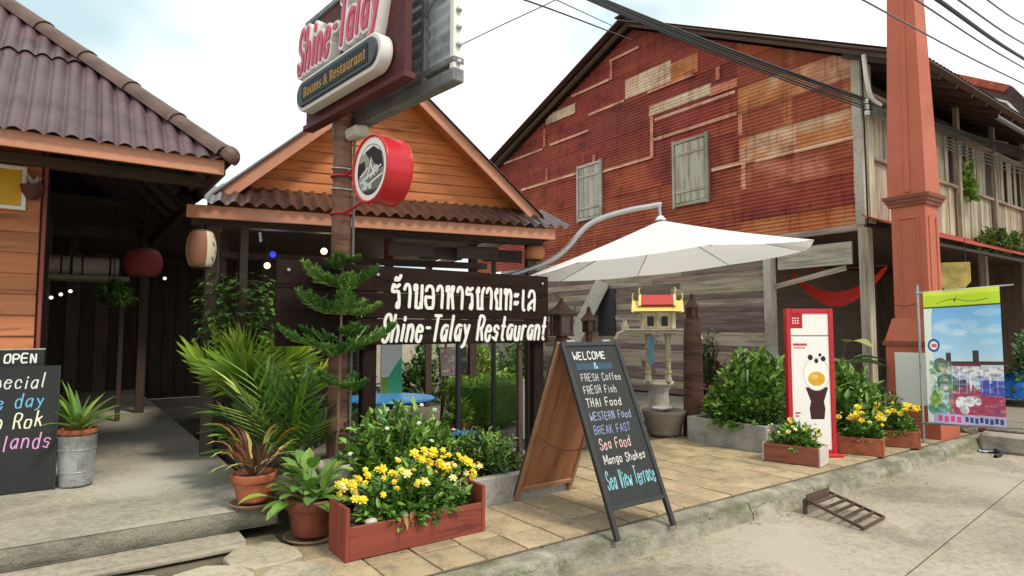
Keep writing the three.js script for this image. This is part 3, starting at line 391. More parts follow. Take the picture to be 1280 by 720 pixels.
// ================================================================ OLD TWO-STOREY HOUSE (gable of rusty sheets towards the restaurant)
const HX = 11.5;
{
  const b = thing('timber_house', 'old two storey house with a gable of rusty red corrugated sheets', 'house', [14, 0, -10]);
  const r = rng(71), RZ = -10.6, RY = 9.25, yRoof = (z) => (z < RZ ? RY + (z - RZ) * 0.393 : RY - (z - RZ) * 0.503);
  const zL = (y) => RZ - (RY - 0.12 - y) / 0.393, zR = (y) => RZ + (RY - 0.12 - y) / 0.503;
  // wall sheets: corrugations run level, sheets overlap downwards
  const cols = { red: [0.31, 0.056, 0.042], deep: [0.25, 0.047, 0.038], brown: [0.34, 0.085, 0.045], rust: [0.5, 0.15, 0.05], gold: [0.56, 0.25, 0.1], pale: [0.68, 0.56, 0.44], edge: [0.74, 0.46, 0.34], salmon: [0.62, 0.26, 0.17] };
  const P = 0.0775, zy = (cx, cy) => onX(620 + cx * 0.3594, 60 + cy * 0.3594, HX - 0.03);
  const sheet = (za, zb, y0, y1, main, o = {}) => {
    const nr = Math.max(3, Math.round((y1 - y0) / P * 6)), nc = Math.max(2, Math.ceil((zb - za) / 0.1)), sd = Math.floor(r() * 900), lift = (o.lift || 0) + 0.004 + r() * 0.008;
    return sheetGeo(nr, nc, (i, j) => { const y = lerp(y0, y1, j / nr), a = Math.max(za, zL(y)), c = Math.min(zb, Math.min(-5.2, zR(y))), z = a < c ? lerp(a, c, i / nc) : (a + c) / 2; return [HX - 0.02 - 0.0115 * Math.cos(y / P * 6.283) - lift - (1 - j / nr) * 0.012, y, z, z, y]; },
      (i, j, q) => { const n = fbm(q[2] / 30 + 2, q[1] / 30, 50, 4, sd), n2 = fbm(q[2] / 30 + 2, q[1] / 30, 40, 4, sd + 40, 26), m = step(0.5, 0.68, n2) * (o.k ?? 0.3); return cols[main].map((x, k) => lerp(x * (0.8 + 0.4 * n), cols[o.mix || 'brown'][k] * (0.85 + 0.3 * n), m)); });
  };
  // field of old red sheets in overlapping courses
  for (let row = 0; row < 8; row++) {
    const y0 = 3.38 + row * 0.78, y1 = y0 + 0.86; let zz = -7.55, k = 0;
    while (zz > -17) { const w = 1.7 + r() * 0.9, za = zz - w - 0.06, zb = zz; zz -= w; k++; if (zb < zL(y0) || za > zR(y0)) continue; wpart(b, 'wall_sheet', sheet(za, zb, y0, y1, row < 2 && r() < 0.5 ? 'brown' : r() < 0.5 ? 'deep' : 'red', { mix: row < 3 ? 'rust' : 'brown', k: row < 3 ? 0.45 : 0.5 }), M.iron); }
  }
  // newer sheets towards the street corner, in rusty bands
  const YB = (cy) => onX(932.7, 60 + cy * 0.3594, HX).y;
  [[668, 596, 'rust', 'gold'], [604, 500, 'red', 'brown'], [506, 396, 'brown', 'salmon'], [402, 306, 'gold', 'pale'], [314, 214, 'brown', 'gold'], [222, 126, 'gold', 'edge'], [134, 30, 'brown', 'gold'], [40, -60, 'red', 'rust']].forEach(([c0, c1, m, mx], i) => { const y0 = YB(c0), y1 = YB(c1); for (const [za, zb] of [[-6.42, -5.2], [-7.62, -6.36]]) if (za < zR(y0) + 0.4) wpart(b, 'wall_sheet', sheet(za, zb, y0, y1, m, { mix: mx, k: 0.75, lift: 0.012 }), M.iron); });
  // pale bare-metal laps along sheet edges, and pale patches
  const lap = (x0, y0, x1, y1, c = 'edge', h = 0.075) => { const A = zy(x0, y0), B = zy(x1, y1), y = (A.y + B.y) / 2; wpart(b, 'sheet_lap', sheet(A.z, B.z, y - h / 2, y + h / 2, c, { mix: 'salmon', k: 0.7, lift: 0.03 }), M.iron); };
  const seam = (x0, y0, x1, y1, c = 'salmon') => { const A = zy(x0, y0), B = zy(x1, y1), z = (A.z + B.z) / 2; wpart(b, 'sheet_lap', sheet(z - 0.05, z + 0.05, Math.min(A.y, B.y), Math.max(A.y, B.y), c, { mix: 'edge', k: 0.7, lift: 0.03 }), M.iron); };
  for (const l of [[397, 42, 500, 2], [265, 166, 395, 116], [325, 232, 450, 184], [190, 336, 325, 290], [30, 398, 165, 356], [90, 480, 280, 454], [375, 430, 545, 380], [555, 250, 835, 152], [550, 316, 840, 234], [752, 426, 858, 400], [530, 152, 690, 96], [905, 388, 1262, 315]]) lap(...l);
  for (const l of [[402, 44, 404, 112], [170, 282, 172, 345], [178, 420, 180, 476], [543, 240, 545, 382], [848, 232, 856, 302], [862, 372, 866, 492], [772, 68, 776, 112], [342, 372, 344, 404], [1256, 420, 1258, 520]]) seam(...l);
  const patch = (x0, yb, yt, x1, c, mx) => { const A = zy(x0, yb), T1 = zy(x0, yt), B = zy(x1, yb); wpart(b, 'patch_sheet', sheet(A.z, B.z, A.y, T1.y, c, { mix: mx, k: 0.5, lift: 0.022 }), M.iron); };
  patch(452, 180, 112, 612, 'pale', 'edge'); patch(604, 124, 58, 706, 'gold', 'rust'); patch(176, 270, 236, 278, 'pale', 'edge'); patch(535, 240, 204, 752, 'pale', 'edge'); patch(745, 170, 138, 842, 'salmon', 'rust');
  wpart(b, 'wall_frame', at(boxUV(new THREE.BoxGeometry(0.06, 2.9, 11.2)), HX + 0.06, 4.8, -10.85), M.darker);
  wpart(b, 'gable_frame', (() => { const s = new THREE.Shape([new THREE.Vector2(-16.4, 6.2), new THREE.Vector2(-5.25, 6.2), new THREE.Vector2(RZ, 9.0), new THREE.Vector2(-16.2, 6.85)]); const g = new THREE.ShapeGeometry(s); g.rotateY(-Math.PI / 2); return at(g, HX + 0.05, 0, 0); })(), M.darker);
  wpart(b, 'sill_beam', bar(V(HX - 0.04, 3.31, -16.4), V(HX - 0.03, 3.33, -5.15), 0.07, 0.12), M.plank[0]);
  // shuttered windows
  for (const [z0, z1, y0, y1, lab] of [[-12.65, -11.75, 4.5, 5.97, 'narrow closed shutter of pale boards'], [-9.32, -8.4, 4.36, 5.83, 'two leaf grey shutter']]) {
    const w = z1 - z0, h = y1 - y0, zc = (z0 + z1) / 2, yc = (y0 + y1) / 2, win = wpart(b, 'window', at(cbox(0.04, h, w, 0.004, 1), HX - 0.06, yc, zc), M.dark); win.userData.label = lab;
    const fm = lab[0] === 'n' ? M.wallLight : M.greyBoard, sub = (name, g, m) => part(win, name, g.translate(-b.position.x, -b.position.y, -b.position.z), m);
    for (const s of [-1, 1]) { sub('frame', at(cbox(0.07, h + 0.12, 0.07, 0.004, 1), HX - 0.085, yc, zc + s * w / 2), fm); sub('frame', at(cbox(0.07, 0.07, w - 0.07, 0.004, 2), HX - 0.085, yc + s * h / 2, zc), fm); }
    const nl = lab[0] === 'n' ? 4 : 2;
    for (let k = 0; k < nl; k++) sub('shutter_board', at(cbox(0.03, h - 0.1, (w - 0.1) / nl - 0.012, 0.004, 1), HX - 0.09, yc, zc - w / 2 + 0.05 + (w - 0.1) / nl * (k + 0.5)), lab[0] === 'n' ? M.wallLight : M.greyBoard);
    sub('shutter_rail', at(cbox(0.02, 0.06, w - 0.12, 0.004, 2), HX - 0.115, yc - h * 0.3, zc), fm); sub('shutter_rail', at(cbox(0.02, 0.06, w - 0.12, 0.004, 2), HX - 0.115, yc + h * 0.3, zc), fm);
  }
  // main roof, rake boards, eaves
  const X0 = 11.0, X1 = 22;
  for (const [za, ya, zb, yb] of [[RZ, RY, -18, yRoof(-18)], [RZ, RY, -4.05, yRoof(-4.05)]]) {
    for (let c = 0; c < 12; c++) { const xa = X0 + c * 0.92, n = 30; wpart(b, 'roof_sheet', sheetGeo(2, n, (i, j) => { const x = lerp(xa, xa + 0.94, i / n), h = 0.016 * Math.cos(x / 0.076 * 6.283 / 2) + (c % 2) * 0.004; return [x, lerp(ya, yb, j / 2) + h + 0.06, lerp(za, zb, j / 2), x, j * 3]; }), M.houseRoof); }
    const A = V(X0 + 0.02, ya - 0.02, za), B = V(X0 + 0.02, yb - 0.02, zb); wpart(b, 'rake_board', bar(A, B, 0.16, 0.03), M.dark); wpart(b, 'rake_rafter', bar(V(X0 + 0.25, ya - 0.06, za), V(X0 + 0.25, yb - 0.06, zb), 0.1, 0.06), M.darker);
  }
  wpart(b, 'eave_board', bar(V(X0, 5.93, -4.08), V(X1, 5.93, -4.08), 0.03, 0.14), M.dark);
  for (let k = 0; k < 14; k++) wpart(b, 'eave_rafter', bar(V(X0 + 0.4 + k * 0.75, 5.88, -4.12), V(X0 + 0.4 + k * 0.75, 6.52, -5.4), 0.05, 0.1), M.rafter);
  wpart(b, 'ridge_cap', bar(V(X0 - 0.03, RY + 0.1, RZ), V(X1, RY + 0.1, RZ), 0.04, 0.3), M.houseRoof);
  wpart(b, 'gutter', tube([[X0 + 3.4, 5.6, -4.0], [X0 + 6.5, 5.58, -4.0], [X0 + 9.5, 5.55, -4.0]], 0.045, 20, 8), M.cableGrey);
  // corner boards and street front of weathered vertical planks
  wpart(b, 'corner_board', at(cbox(0.08, 3.0, 0.16, 0.006, 1), HX - 0.05, 4.86, -5.2), M.wallLight);
  wpart(b, 'corner_board', at(cbox(0.2, 2.9, 0.05, 0.006, 1), HX + 0.1, 4.84, -5.08), M.plank[1]);
  for (let k = 0; k < 46; k++) {
    const x = HX + 0.3 + k * 0.205, d = (r() - 0.5) * 0.02;
    wpart(b, 'wall_plank', at(cbox(0.19, 1.05 + r() * 0.05, 0.025, 0.004, 1), x, 4.0, -5.12 + d), pick(M.plank, r));
    if (k < 7 || r() < 0.62) wpart(b, 'upper_plank', at(cbox(k < 7 ? 0.19 : 0.13 + r() * 0.05, 1.15, 0.022, 0.004, 1), x, 5.14, -5.16 + d), pick(M.plank, r));
  }
  wpart(b, 'mid_rail', bar(V(HX + 0.2, 4.57, -5.08), V(21, 4.57, -5.08), 0.06, 0.1), M.plank[2]);
  wpart(b, 'top_rail', bar(V(HX + 0.2, 5.74, -5.1), V(21, 5.74, -5.1), 0.06, 0.14), M.plank[0]);
  for (const x of [13.3, 15.6, 17.8, 20]) wpart(b, 'front_post', bar(V(x, 3.4, -5.04), V(x, 6.4, -5.04), 0.13, 0.09), M.oldPost);
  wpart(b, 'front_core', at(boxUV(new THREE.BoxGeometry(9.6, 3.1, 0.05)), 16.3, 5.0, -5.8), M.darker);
  wpart(b, 'upper_floor', at(boxUV(new THREE.BoxGeometry(9.9, 0.1, 11.2)), 16.5, 3.33, -10.8), M.dark);
  // red lean-to canopy over the shop front
  for (let c = 0; c < 11; c++) wpart(b, 'canopy_sheet', sheetGeo(1, 24, (i, j) => { const x = lerp(11.2 + c * 0.88, 12.1 + c * 0.88, i / 24), h = 0.012 * Math.cos(x / 0.1 * 6.283) + (c % 2) * 0.004; return [x, (j ? 3.5 : 3.05) + h, j ? -5.1 : -4.15, x, j]; }), M.canopyRed);
  wpart(b, 'canopy_beam', bar(V(11.3, 2.97, -4.3), V(21, 2.97, -4.3), 0.05, 0.09), M.dark);
  // ground floor: stacked weathered boards, posts, shop opening
  for (let k = 0; k < 23; k++) { let z = -7.1; while (z > -16.3) { const L = 1.8 + r() * 1.6, zb = Math.max(z - L, -16.4); wpart(b, 'lower_board', at(cbox(0.03, 0.142, z - zb - 0.01, 0.006, 2), HX - 0.015 - r() * 0.035, 0.09 + k * 0.142, (z + zb) / 2, 0, 0, 0.08 + r() * 0.05), pick(M.darkPlank, r)); z = zb; } }
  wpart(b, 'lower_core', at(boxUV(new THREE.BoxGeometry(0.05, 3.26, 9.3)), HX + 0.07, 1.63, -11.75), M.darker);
  wpart(b, 'opening_post', bar(V(HX - 0.05, 0, -7.0), V(HX - 0.05, 3.0, -7.0), 0.2, 0.16), M.wallLight);
  wpart(b, 'opening_post', bar(V(HX - 0.04, 0, -5.15), V(HX - 0.04, 3.3, -5.15), 0.2, 0.16), M.oldPost);
  const pb = (px0, y0, px1, y1) => { const a = onX(px0, y0, HX - 0.06), c = onX(px1, y1, HX - 0.06); return at(cbox(0.04, Math.abs(a.y - c.y), Math.abs(a.z - c.z), 0.004, 2), HX - 0.06, (a.y + c.y) / 2, (a.z + c.z) / 2); };
  wpart(b, 'lintel_board', pb(972, 312, 1066, 330), M.greyBoard);
  wpart(b, 'lintel_slat', bar(V(HX - 0.04, 2.35, -6.9), V(HX - 0.04, 2.62, -5.5), 0.03, 0.1), M.oldPost);
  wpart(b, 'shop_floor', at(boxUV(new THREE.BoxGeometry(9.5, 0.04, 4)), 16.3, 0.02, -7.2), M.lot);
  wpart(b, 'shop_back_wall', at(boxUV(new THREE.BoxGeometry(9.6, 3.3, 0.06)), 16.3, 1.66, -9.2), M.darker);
  for (const x of [14.2, 17, 20]) wpart(b, 'shop_post', bar(V(x, 0, -5.1), V(x, 3.3, -5.1), 0.16, 0.14), M.oldPost);
  wpart(b, 'far_wall', at(boxUV(new THREE.BoxGeometry(0.06, 6.4, 11)), 21.1, 3.2, -10.8), M.darker);
  wpart(b, 'rear_wall', at(boxUV(new THREE.BoxGeometry(9.6, 6.6, 0.06)), 16.3, 3.3, -16.35), M.darker);
  // shutter propped open on the ground floor
  const sa = onX(728, 352, HX - 0.5), sb = onX(735, 425, HX - 0.25);
  wpart(b, 'propped_shutter', at(cbox(0.03, 1.75, 0.5, 0.004, 1), HX - 0.3, 1.98, -12.05, 0.42, 0, -0.25), M.wallLight);
  wpart(b, 'window_shade_slab', at(cbox(0.03, 1.2, 0.62, 0.003, 1), HX - 0.06, 1.95, -11.6), M.black);  // solid black slab on the boards stands for the shade inside the window
}
// neighbour's house farther along the street
{
  const b = thing('neighbour_house', 'farther house with terracotta tile ridge and white barge boards', 'house', [25, 0, -9]);
  const P = onX(1188, 96, 21.6), Q = onX(1262, 112, 21.6), R = onX(1300, 150, 21.6);
  wpart(b, 'roof_edge', bar(P, Q, 0.32, 0.2), mat([0.5, 0.13, 0.08], { map: T.rust })); wpart(b, 'roof_edge', bar(Q, R, 0.32, 0.2), M.houseRoof);
  wpart(b, 'barge_board', bar(P.clone().add(V(-0.1, -0.4, 0)), Q.clone().add(V(-0.1, -0.42, 0)), 0.3, 0.05), M.white);
  wpart(b, 'barge_board', bar(Q.clone().add(V(-0.1, -0.44, 0)), R.clone().add(V(-0.1, -0.44, 0)), 0.3, 0.05), M.white);
  const S = V(P.x, P.y - 2.4, -12.9); wpart(b, 'roof_edge', bar(P, S, 0.32, 0.2), M.houseRoof);
  const roof = sheetGeo(3, 1, (i, j) => { const p = [S, P, Q, R][j]; return [p.x + i * 9, p.y + 0.1, p.z, i * 9, j * 3]; }); wpart(b, 'roof', roof, mat([0.45, 0.12, 0.08], { map: T.rust }));
  wpart(b, 'wall', at(boxUV(new THREE.BoxGeometry(8, 6.2, 7)), 26.2, 3.1, -9.4), M.plaster);
  wpart(b, 'gable_infill', sheetGeo(1, 3, (i, j) => { const p = [S, P, Q, R][i]; return [22.1, j ? p.y - 0.1 : 6.0, p.z, p.z, j]; }), M.plank[0]);
}

// ================================================================ SIGNS
{ // main sign pole
  const p = thing('sign_pole', 'tall round brown timber pole carrying the restaurant signs', 'pole', [1.93, 0, -5.2]);
  part(p, 'shaft', lathe([[0.001, 0.1], [0.092, 0.1], [0.088, 1.2], [0.084, 2.4], [0.08, 3.6], [0.076, 4.72], [0.001, 4.73]], 18), M.pole);
  for (const y of [2.72, 2.9]) part(p, 'wire_binding', new THREE.TorusGeometry(0.092, 0.008, 6, 22).rotateX(Math.PI / 2 + 0.12), M.galv, [0, y, 0]);
  part(p, 'conduit', tube([[0.075, 0.2, 0.08], [0.08, 1.6, 0.075], [0.078, 3.3, 0.07]], 0.012, 16, 7), M.cableGrey);
}
const SROT = -83.2 * Math.PI / 180, SD = V(0.118, 0, 0.993), SN = V(-0.993, 0, 0.118);
{
  const s = thing('hanging_sign', 'maroon sign with raised pink letters above a black capsule panel on the pole', 'sign', [1.82, 3.36, -5.2], SROT);
  const tiles = canvasMat(512, 256, (x, w, h) => { const r = rng(4); x.fillStyle = '#45191b'; x.fillRect(0, 0, w, h); for (let j = 0; j < 16; j++) for (let i = 0; i < 17; i++) { x.fillStyle = `rgb(${66 + r() * 26},${22 + r() * 12},${24 + r() * 12})`; x.fillRect(i * 32 - (j % 2) * 16 + 1, j * 16 + 1, 30, 14); } });
  const board = part(s, 'board', at(new THREE.BoxGeometry(1.64, 0.93, 0.06), 0.385, 0.475, 0), tiles);
  part(s, 'top_frame', at(cbox(1.7, 0.05, 0.1, 0.006), 0.385, 0.965, 0), M.greyPaint);
  part(s, 'bottom_frame', at(cbox(1.7, 0.05, 0.1, 0.006), 0.385, -0.015, 0), M.maroon);
  // letters: white channel outline with a pink face
  const tx = (rw, d) => at(raisedText('Shine-Talay', 0.36, 1.42, rw, d, 0.16), -0.44, 0.47, 0.07);
  const L = part(s, 'lettering', tx(0.047, 0.09), M.white); part(L, 'lettering_face', tx(0.021, 0.11), M.pink);
  const cap = (w, h, d) => { const sh = new THREE.Shape(), a = w / 2 - h / 2; sh.moveTo(-a, -h / 2); sh.lineTo(a, -h / 2); sh.absarc(a, 0, h / 2, -Math.PI / 2, Math.PI / 2, false); sh.lineTo(-a, h / 2); sh.absarc(-a, 0, h / 2, Math.PI / 2, Math.PI * 1.5, false); return new THREE.ExtrudeGeometry(sh, { depth: d, bevelSize: 0.008, bevelThickness: 0.008, bevelSegments: 2, curveSegments: 14 }); };
  const pn = part(s, 'capsule_panel', at(cap(1.44, 0.27, 0.09), 0.345, 0.21, 0.05), M.white);
  part(pn, 'capsule_face', at(cap(1.36, 0.205, 0.01), 0.345, 0.21, 0.15), mat([0.02, 0.03, 0.035], { roughness: 0.4 }));
  const gold = canvasMat(1024, 128, (x, w, h) => { x.fillStyle = '#1d2528'; x.fillRect(0, 0, w, h); x.fillStyle = '#b98a2c'; x.font = 'bold 104px serif'; x.textAlign = 'center'; x.textBaseline = 'middle'; x.fillText('Rooms & Restaurant', w / 2, h / 2, w * 0.95); });
  part(pn, 'capsule_lettering', at(new THREE.PlaneGeometry(1.14, 0.15), 0.345, 0.21, 0.1715), gold);
  const f = thing('billboard_back', 'grey steel framed corrugated billboard mounted behind the maroon sign', 'billboard', [1.82, 3.28, -5.2], SROT);
  for (const [y, h] of [[0.05, 0.1], [0.16, 0.05], [1.3, 0.08]]) part(f, 'rail', at(cbox(1.86, h, 0.1, 0.008), 0.57, y, -0.24), M.greyPaint);
  for (const x of [-0.36, 1.1, 1.47]) part(f, 'stile', at(cbox(0.05, 1.3, 0.08, 0.006), x, 0.66, -0.235), x > 1.2 ? M.white : M.greyPaint);
  part(f, 'brace', bar(V(1.12, 0.62, -0.2), V(1.45, 0.8, -0.2), 0.025, 0.02), M.greyPaint);
  for (let k = 0; k < 3; k++) part(f, 'corrugated_sheet', sheetGeo(60, 1, (i, j) => { const y = 0.2 + j / 60 * 1.06; return [lerp(-0.33 + k * 0.59, 0.28 + k * 0.59, i), y, -0.24 - k * 0.003 + 0.012 * Math.cos(y / 0.105 * 6.283), i, y]; }), mat([0.5, 0.55, 0.6], { roughness: 0.5, map: T.speck }));
  for (let k = 0; k < 9; k++) part(f, 'edge_lamp', new THREE.SphereGeometry(0.022, 10, 8), M.galv, [1.505, 0.14 + k * 0.13, -0.235]);
  part(f, 'floodlight', at(cbox(0.24, 0.1, 0.14, 0.02), 0.15, -0.08, -0.16, 0.2), M.wallLight);
  const fb = thing('pole_bracket_arm', 'red steel bracket holding the round light box to the pole', 'bracket', [1.93, 2.5, -5.2], 0);
  const dc = V(1.86, 2.665, -4.2);
  for (const y of [0.0, 0.33]) { const a = V(0, y, 0.06), b2 = V(dc.x - 1.93, y + 0.01, dc.z + 5.2 - 0.2); part(fb, 'arm', rod(a, b2, 0.014), M.red); part(fb, 'clamp', new THREE.TorusGeometry(0.095, 0.01, 6, 20).rotateX(Math.PI / 2), M.red, [0, y, 0]); }
  part(fb, 'upright', rod(V(-0.01, -0.02, 0.62), V(-0.01, 0.36, 0.62), 0.014), M.red);
  const d = thing('round_light_box', 'round red drum sign with a white ring and dark emblem', 'sign', [dc.x, dc.y, dc.z], SROT);
  const drum = new THREE.CylinderGeometry(0.246, 0.246, 0.2, 48, 1, true).rotateX(Math.PI / 2);
  part(d, 'drum', drum, M.red); for (const z of [-0.1, 0.1]) part(d, 'rim', new THREE.TorusGeometry(0.242, 0.012, 8, 48), M.red, [0, 0, z]);
  part(d, 'back_plate', new THREE.CircleGeometry(0.243, 40).rotateY(Math.PI), M.white, [0, 0, -0.095]);
  const emblem = canvasMat(512, 512, (x) => { x.fillStyle = '#f1efe9'; x.fillRect(0, 0, 512, 512); x.save(); x.beginPath(); x.arc(256, 262, 198, 0, 7); x.clip(); x.fillStyle = '#9c9a92'; x.fillRect(0, 0, 512, 512); x.fillStyle = '#e6e4de'; x.fillRect(0, 60, 512, 60); const blob = (c, pts) => { x.fillStyle = c; x.beginPath(); pts.forEach(([a, b], i) => (i ? x.lineTo(a, b) : x.moveTo(a, b))); x.fill(); }; blob('#14161a', [[170, 110], [300, 80], [420, 150], [455, 270], [330, 290], [250, 240], [230, 170]]); blob('#17181b', [[56, 190], [170, 180], [180, 260], [60, 320]]); blob('#6f6f66', [[120, 330], [430, 280], [440, 360], [330, 440], [160, 440]]); blob('#8b8778', [[190, 250], [260, 150], [330, 250], [400, 300], [200, 330]]); x.strokeStyle = '#f4f2ee'; x.lineWidth = 13; for (const [a, b, c, e] of [[100, 350, 420, 250], [130, 400, 440, 320], [200, 330, 270, 180], [260, 330, 330, 230], [320, 320, 250, 200], [90, 300, 220, 240]]) { x.beginPath(); x.moveTo(a, b); x.lineTo(c, e); x.stroke(); } x.fillStyle = '#cfcfd0'; for (const [a, b, q] of [[180, 380, 36], [250, 390, 26], [150, 340, 24], [350, 270, 30]]) { x.beginPath(); x.arc(a, b, q, 0, 7); x.fill(); } x.fillStyle = '#3c3d3f'; x.fillRect(120, 425, 300, 60); x.restore(); x.strokeStyle = '#1d1d20'; x.lineWidth = 6; x.beginPath(); x.arc(256, 262, 200, 0, 7); x.stroke(); }, { roughness: 0.35 });
  part(d, 'face', new THREE.CircleGeometry(0.236, 48), emblem, [0, 0, 0.098]);
}
{ // long name board on posts
  const z = -5.08, xl = onZ(345, 345, z).x, xr = onZ(684, 345, z).x, y0 = 1.365, y1 = 2.06;
  const s = thing('name_board', 'long black timber board with white Thai and English restaurant name', 'sign', [(xl + xr) / 2, 0, z]), W = xr - xl, X = (x) => x - (xl + xr) / 2;
  for (let k = 0; k < 3; k++) part(s, 'plank', cbox(W, (y1 - y0) / 3 - 0.004, 0.035, 0.006), M.nameBoard, [0, y0 + (k + 0.5) * (y1 - y0) / 3, (k % 2) * 0.004]);
  for (const px of [464, 676]) part(s, 'post', cbox(0.13, 2.0, 0.09, 0.008, 1), M.nameBoard, [X(onZ(px, 450, z).x), 1.0, -0.075]);
  part(s, 'post', cbox(0.05, 1.25, 0.05, 0.005, 1), M.dark, [X(onZ(655, 450, z).x), 0.72, -0.08]);
  const a = onZ(488, 382, z), b = onZ(667, 382, z); part(s, 'thai_lettering', at(raisedText('ร้านอาหารชายทะเล', 0.195, b.x - a.x, 0.0145, 0.008, 0.04), X(a.x), a.y - 0.01, 0.026), M.white);
  const c = onZ(475, 429, z), e = onZ(682, 425, z); part(s, 'latin_lettering', at(raisedText('Shine-Talay Restaurant', 0.225, e.x - c.x - 0.03, 0.0138, 0.008, 0.18), X(c.x), c.y + 0.02, 0.026), M.white);
  for (const px of [358, 470, 676]) for (const yy of [y0 + 0.08, y1 - 0.08]) part(s, 'bolt', new THREE.CylinderGeometry(0.013, 0.013, 0.02, 10).rotateX(Math.PI / 2), M.galv, [X(onZ(px, 400, z).x), yy, 0.026]);
}
{ // A-frame menu board
  const s = thing('sandwich_board', 'black A-frame chalkboard menu with brown plywood back on the tiled pavement', 'menu board', [3.54, 0.005, -3.81]);
  const H = 1.39, zt = 0.0, zf = 0.6, w = 0.64, L = Math.hypot(H, zf), lean = Math.atan2(zf, H);
  const r = rng(15), P = [
    ['WELCOME', 0.1, 92, 0.62, 46, '#dcdcd6', 7], ['&', 0.44, 150, 0.08, 34, '#9fc4d8', 6], ['FRESH Coffee', 0.14, 232, 0.76, 44, '#bfc4c3', 5], ['FRESH Fish', 0.12, 312, 0.62, 46, '#c5c8c5', 5], ['THAI Food', 0.1, 392, 0.66, 48, '#d2d0c8', 6], ['WESTERN Food', 0.09, 474, 0.78, 46, '#95a4cc', 5], ['BREAK FAST', 0.1, 556, 0.68, 46, '#8891c4', 5], ['Sea Food', 0.12, 648, 0.58, 58, '#cfa9a4', 7], ['Mango Shakes', 0.12, 730, 0.78, 48, '#cfcdc6', 6], ['Sea View Terrace', 0.06, 868, 0.9, 96, '#7fbfcd', 7]];
  const face = canvasMat(512, 960, (x, W, HH) => { chalkDust(x, W, HH, r); x.fillStyle = '#234a66'; x.globalAlpha = 0.85; x.fillRect(60, 118, 350, 42); x.globalAlpha = 1; for (const [t, px, y, ww, h, c, lw] of P) chalk(x, t, px * W, y, h, ww * W, c, lw, r, 0.1); for (let k = 0; k < 9; k++) { x.globalAlpha = 0.1; x.fillStyle = '#cfd6d6'; x.fillRect(r() * W, r() * HH, 60, 3); } });
  const front = new THREE.Group(); front.name = 'front_leaf'; front.position.set(0, H, zt + 0.01); front.rotation.x = -lean; s.add(front);
  part(front, 'panel', cbox(w - 0.06, L - 0.24, 0.012, 0.002, 1), M.slate, [0, -(L - 0.24) / 2 - 0.02, 0]);
  part(front, 'chalk_face', new THREE.PlaneGeometry(w - 0.065, L - 0.26), face, [0, -(L - 0.24) / 2 - 0.02, 0.0085]);
  for (const x of [-1, 1]) part(front, 'stile', cbox(0.04, L, 0.035, 0.004, 1), M.black, [x * (w / 2 - 0.02), -L / 2, 0.002]);
  part(front, 'rail', cbox(w - 0.08, 0.035, 0.03, 0.004), M.black, [0, -0.02, 0.003]); part(front, 'rail', cbox(w - 0.08, 0.035, 0.03, 0.004), M.black, [0, -L + 0.22, 0.003]);
  const back = new THREE.Group(); back.name = 'rear_leaf'; back.position.set(0, H, zt - 0.02); back.rotation.x = lean; s.add(back);
  part(back, 'panel', cbox(w - 0.06, L - 0.16, 0.012, 0.002, 1), M.ply, [0, -(L - 0.16) / 2 - 0.02, 0.005]);
  for (const x of [-1, 1]) { part(back, 'stile', cbox(0.035, L, 0.03, 0.003, 1), M.plyEdge, [x * (w / 2 - 0.02), -L / 2, 0.006]); part(back, 'stile_edging', cbox(0.04, L, 0.014, 0.003, 1), M.black, [x * (w / 2 - 0.02), -L / 2, -0.018]); }
  part(back, 'rail', cbox(w - 0.08, 0.04, 0.026, 0.003), M.plyEdge, [0, -L + 0.14, 0.014]);
  for (const x of [-1, 1]) part(s, 'hinge', new THREE.CylinderGeometry(0.012, 0.012, 0.08, 10).rotateZ(Math.PI / 2), M.galv, [x * 0.2, H + 0.008, 0]);
  for (const x of [-1]) part(s, 'stay_chain', tube([[x * 0.29, 0.62, 0.33], [x * 0.29, 0.55, 0.1], [x * 0.29, 0.55, -0.12], [x * 0.29, 0.62, -0.33]], 0.004, 16, 5), M.rusty);
}
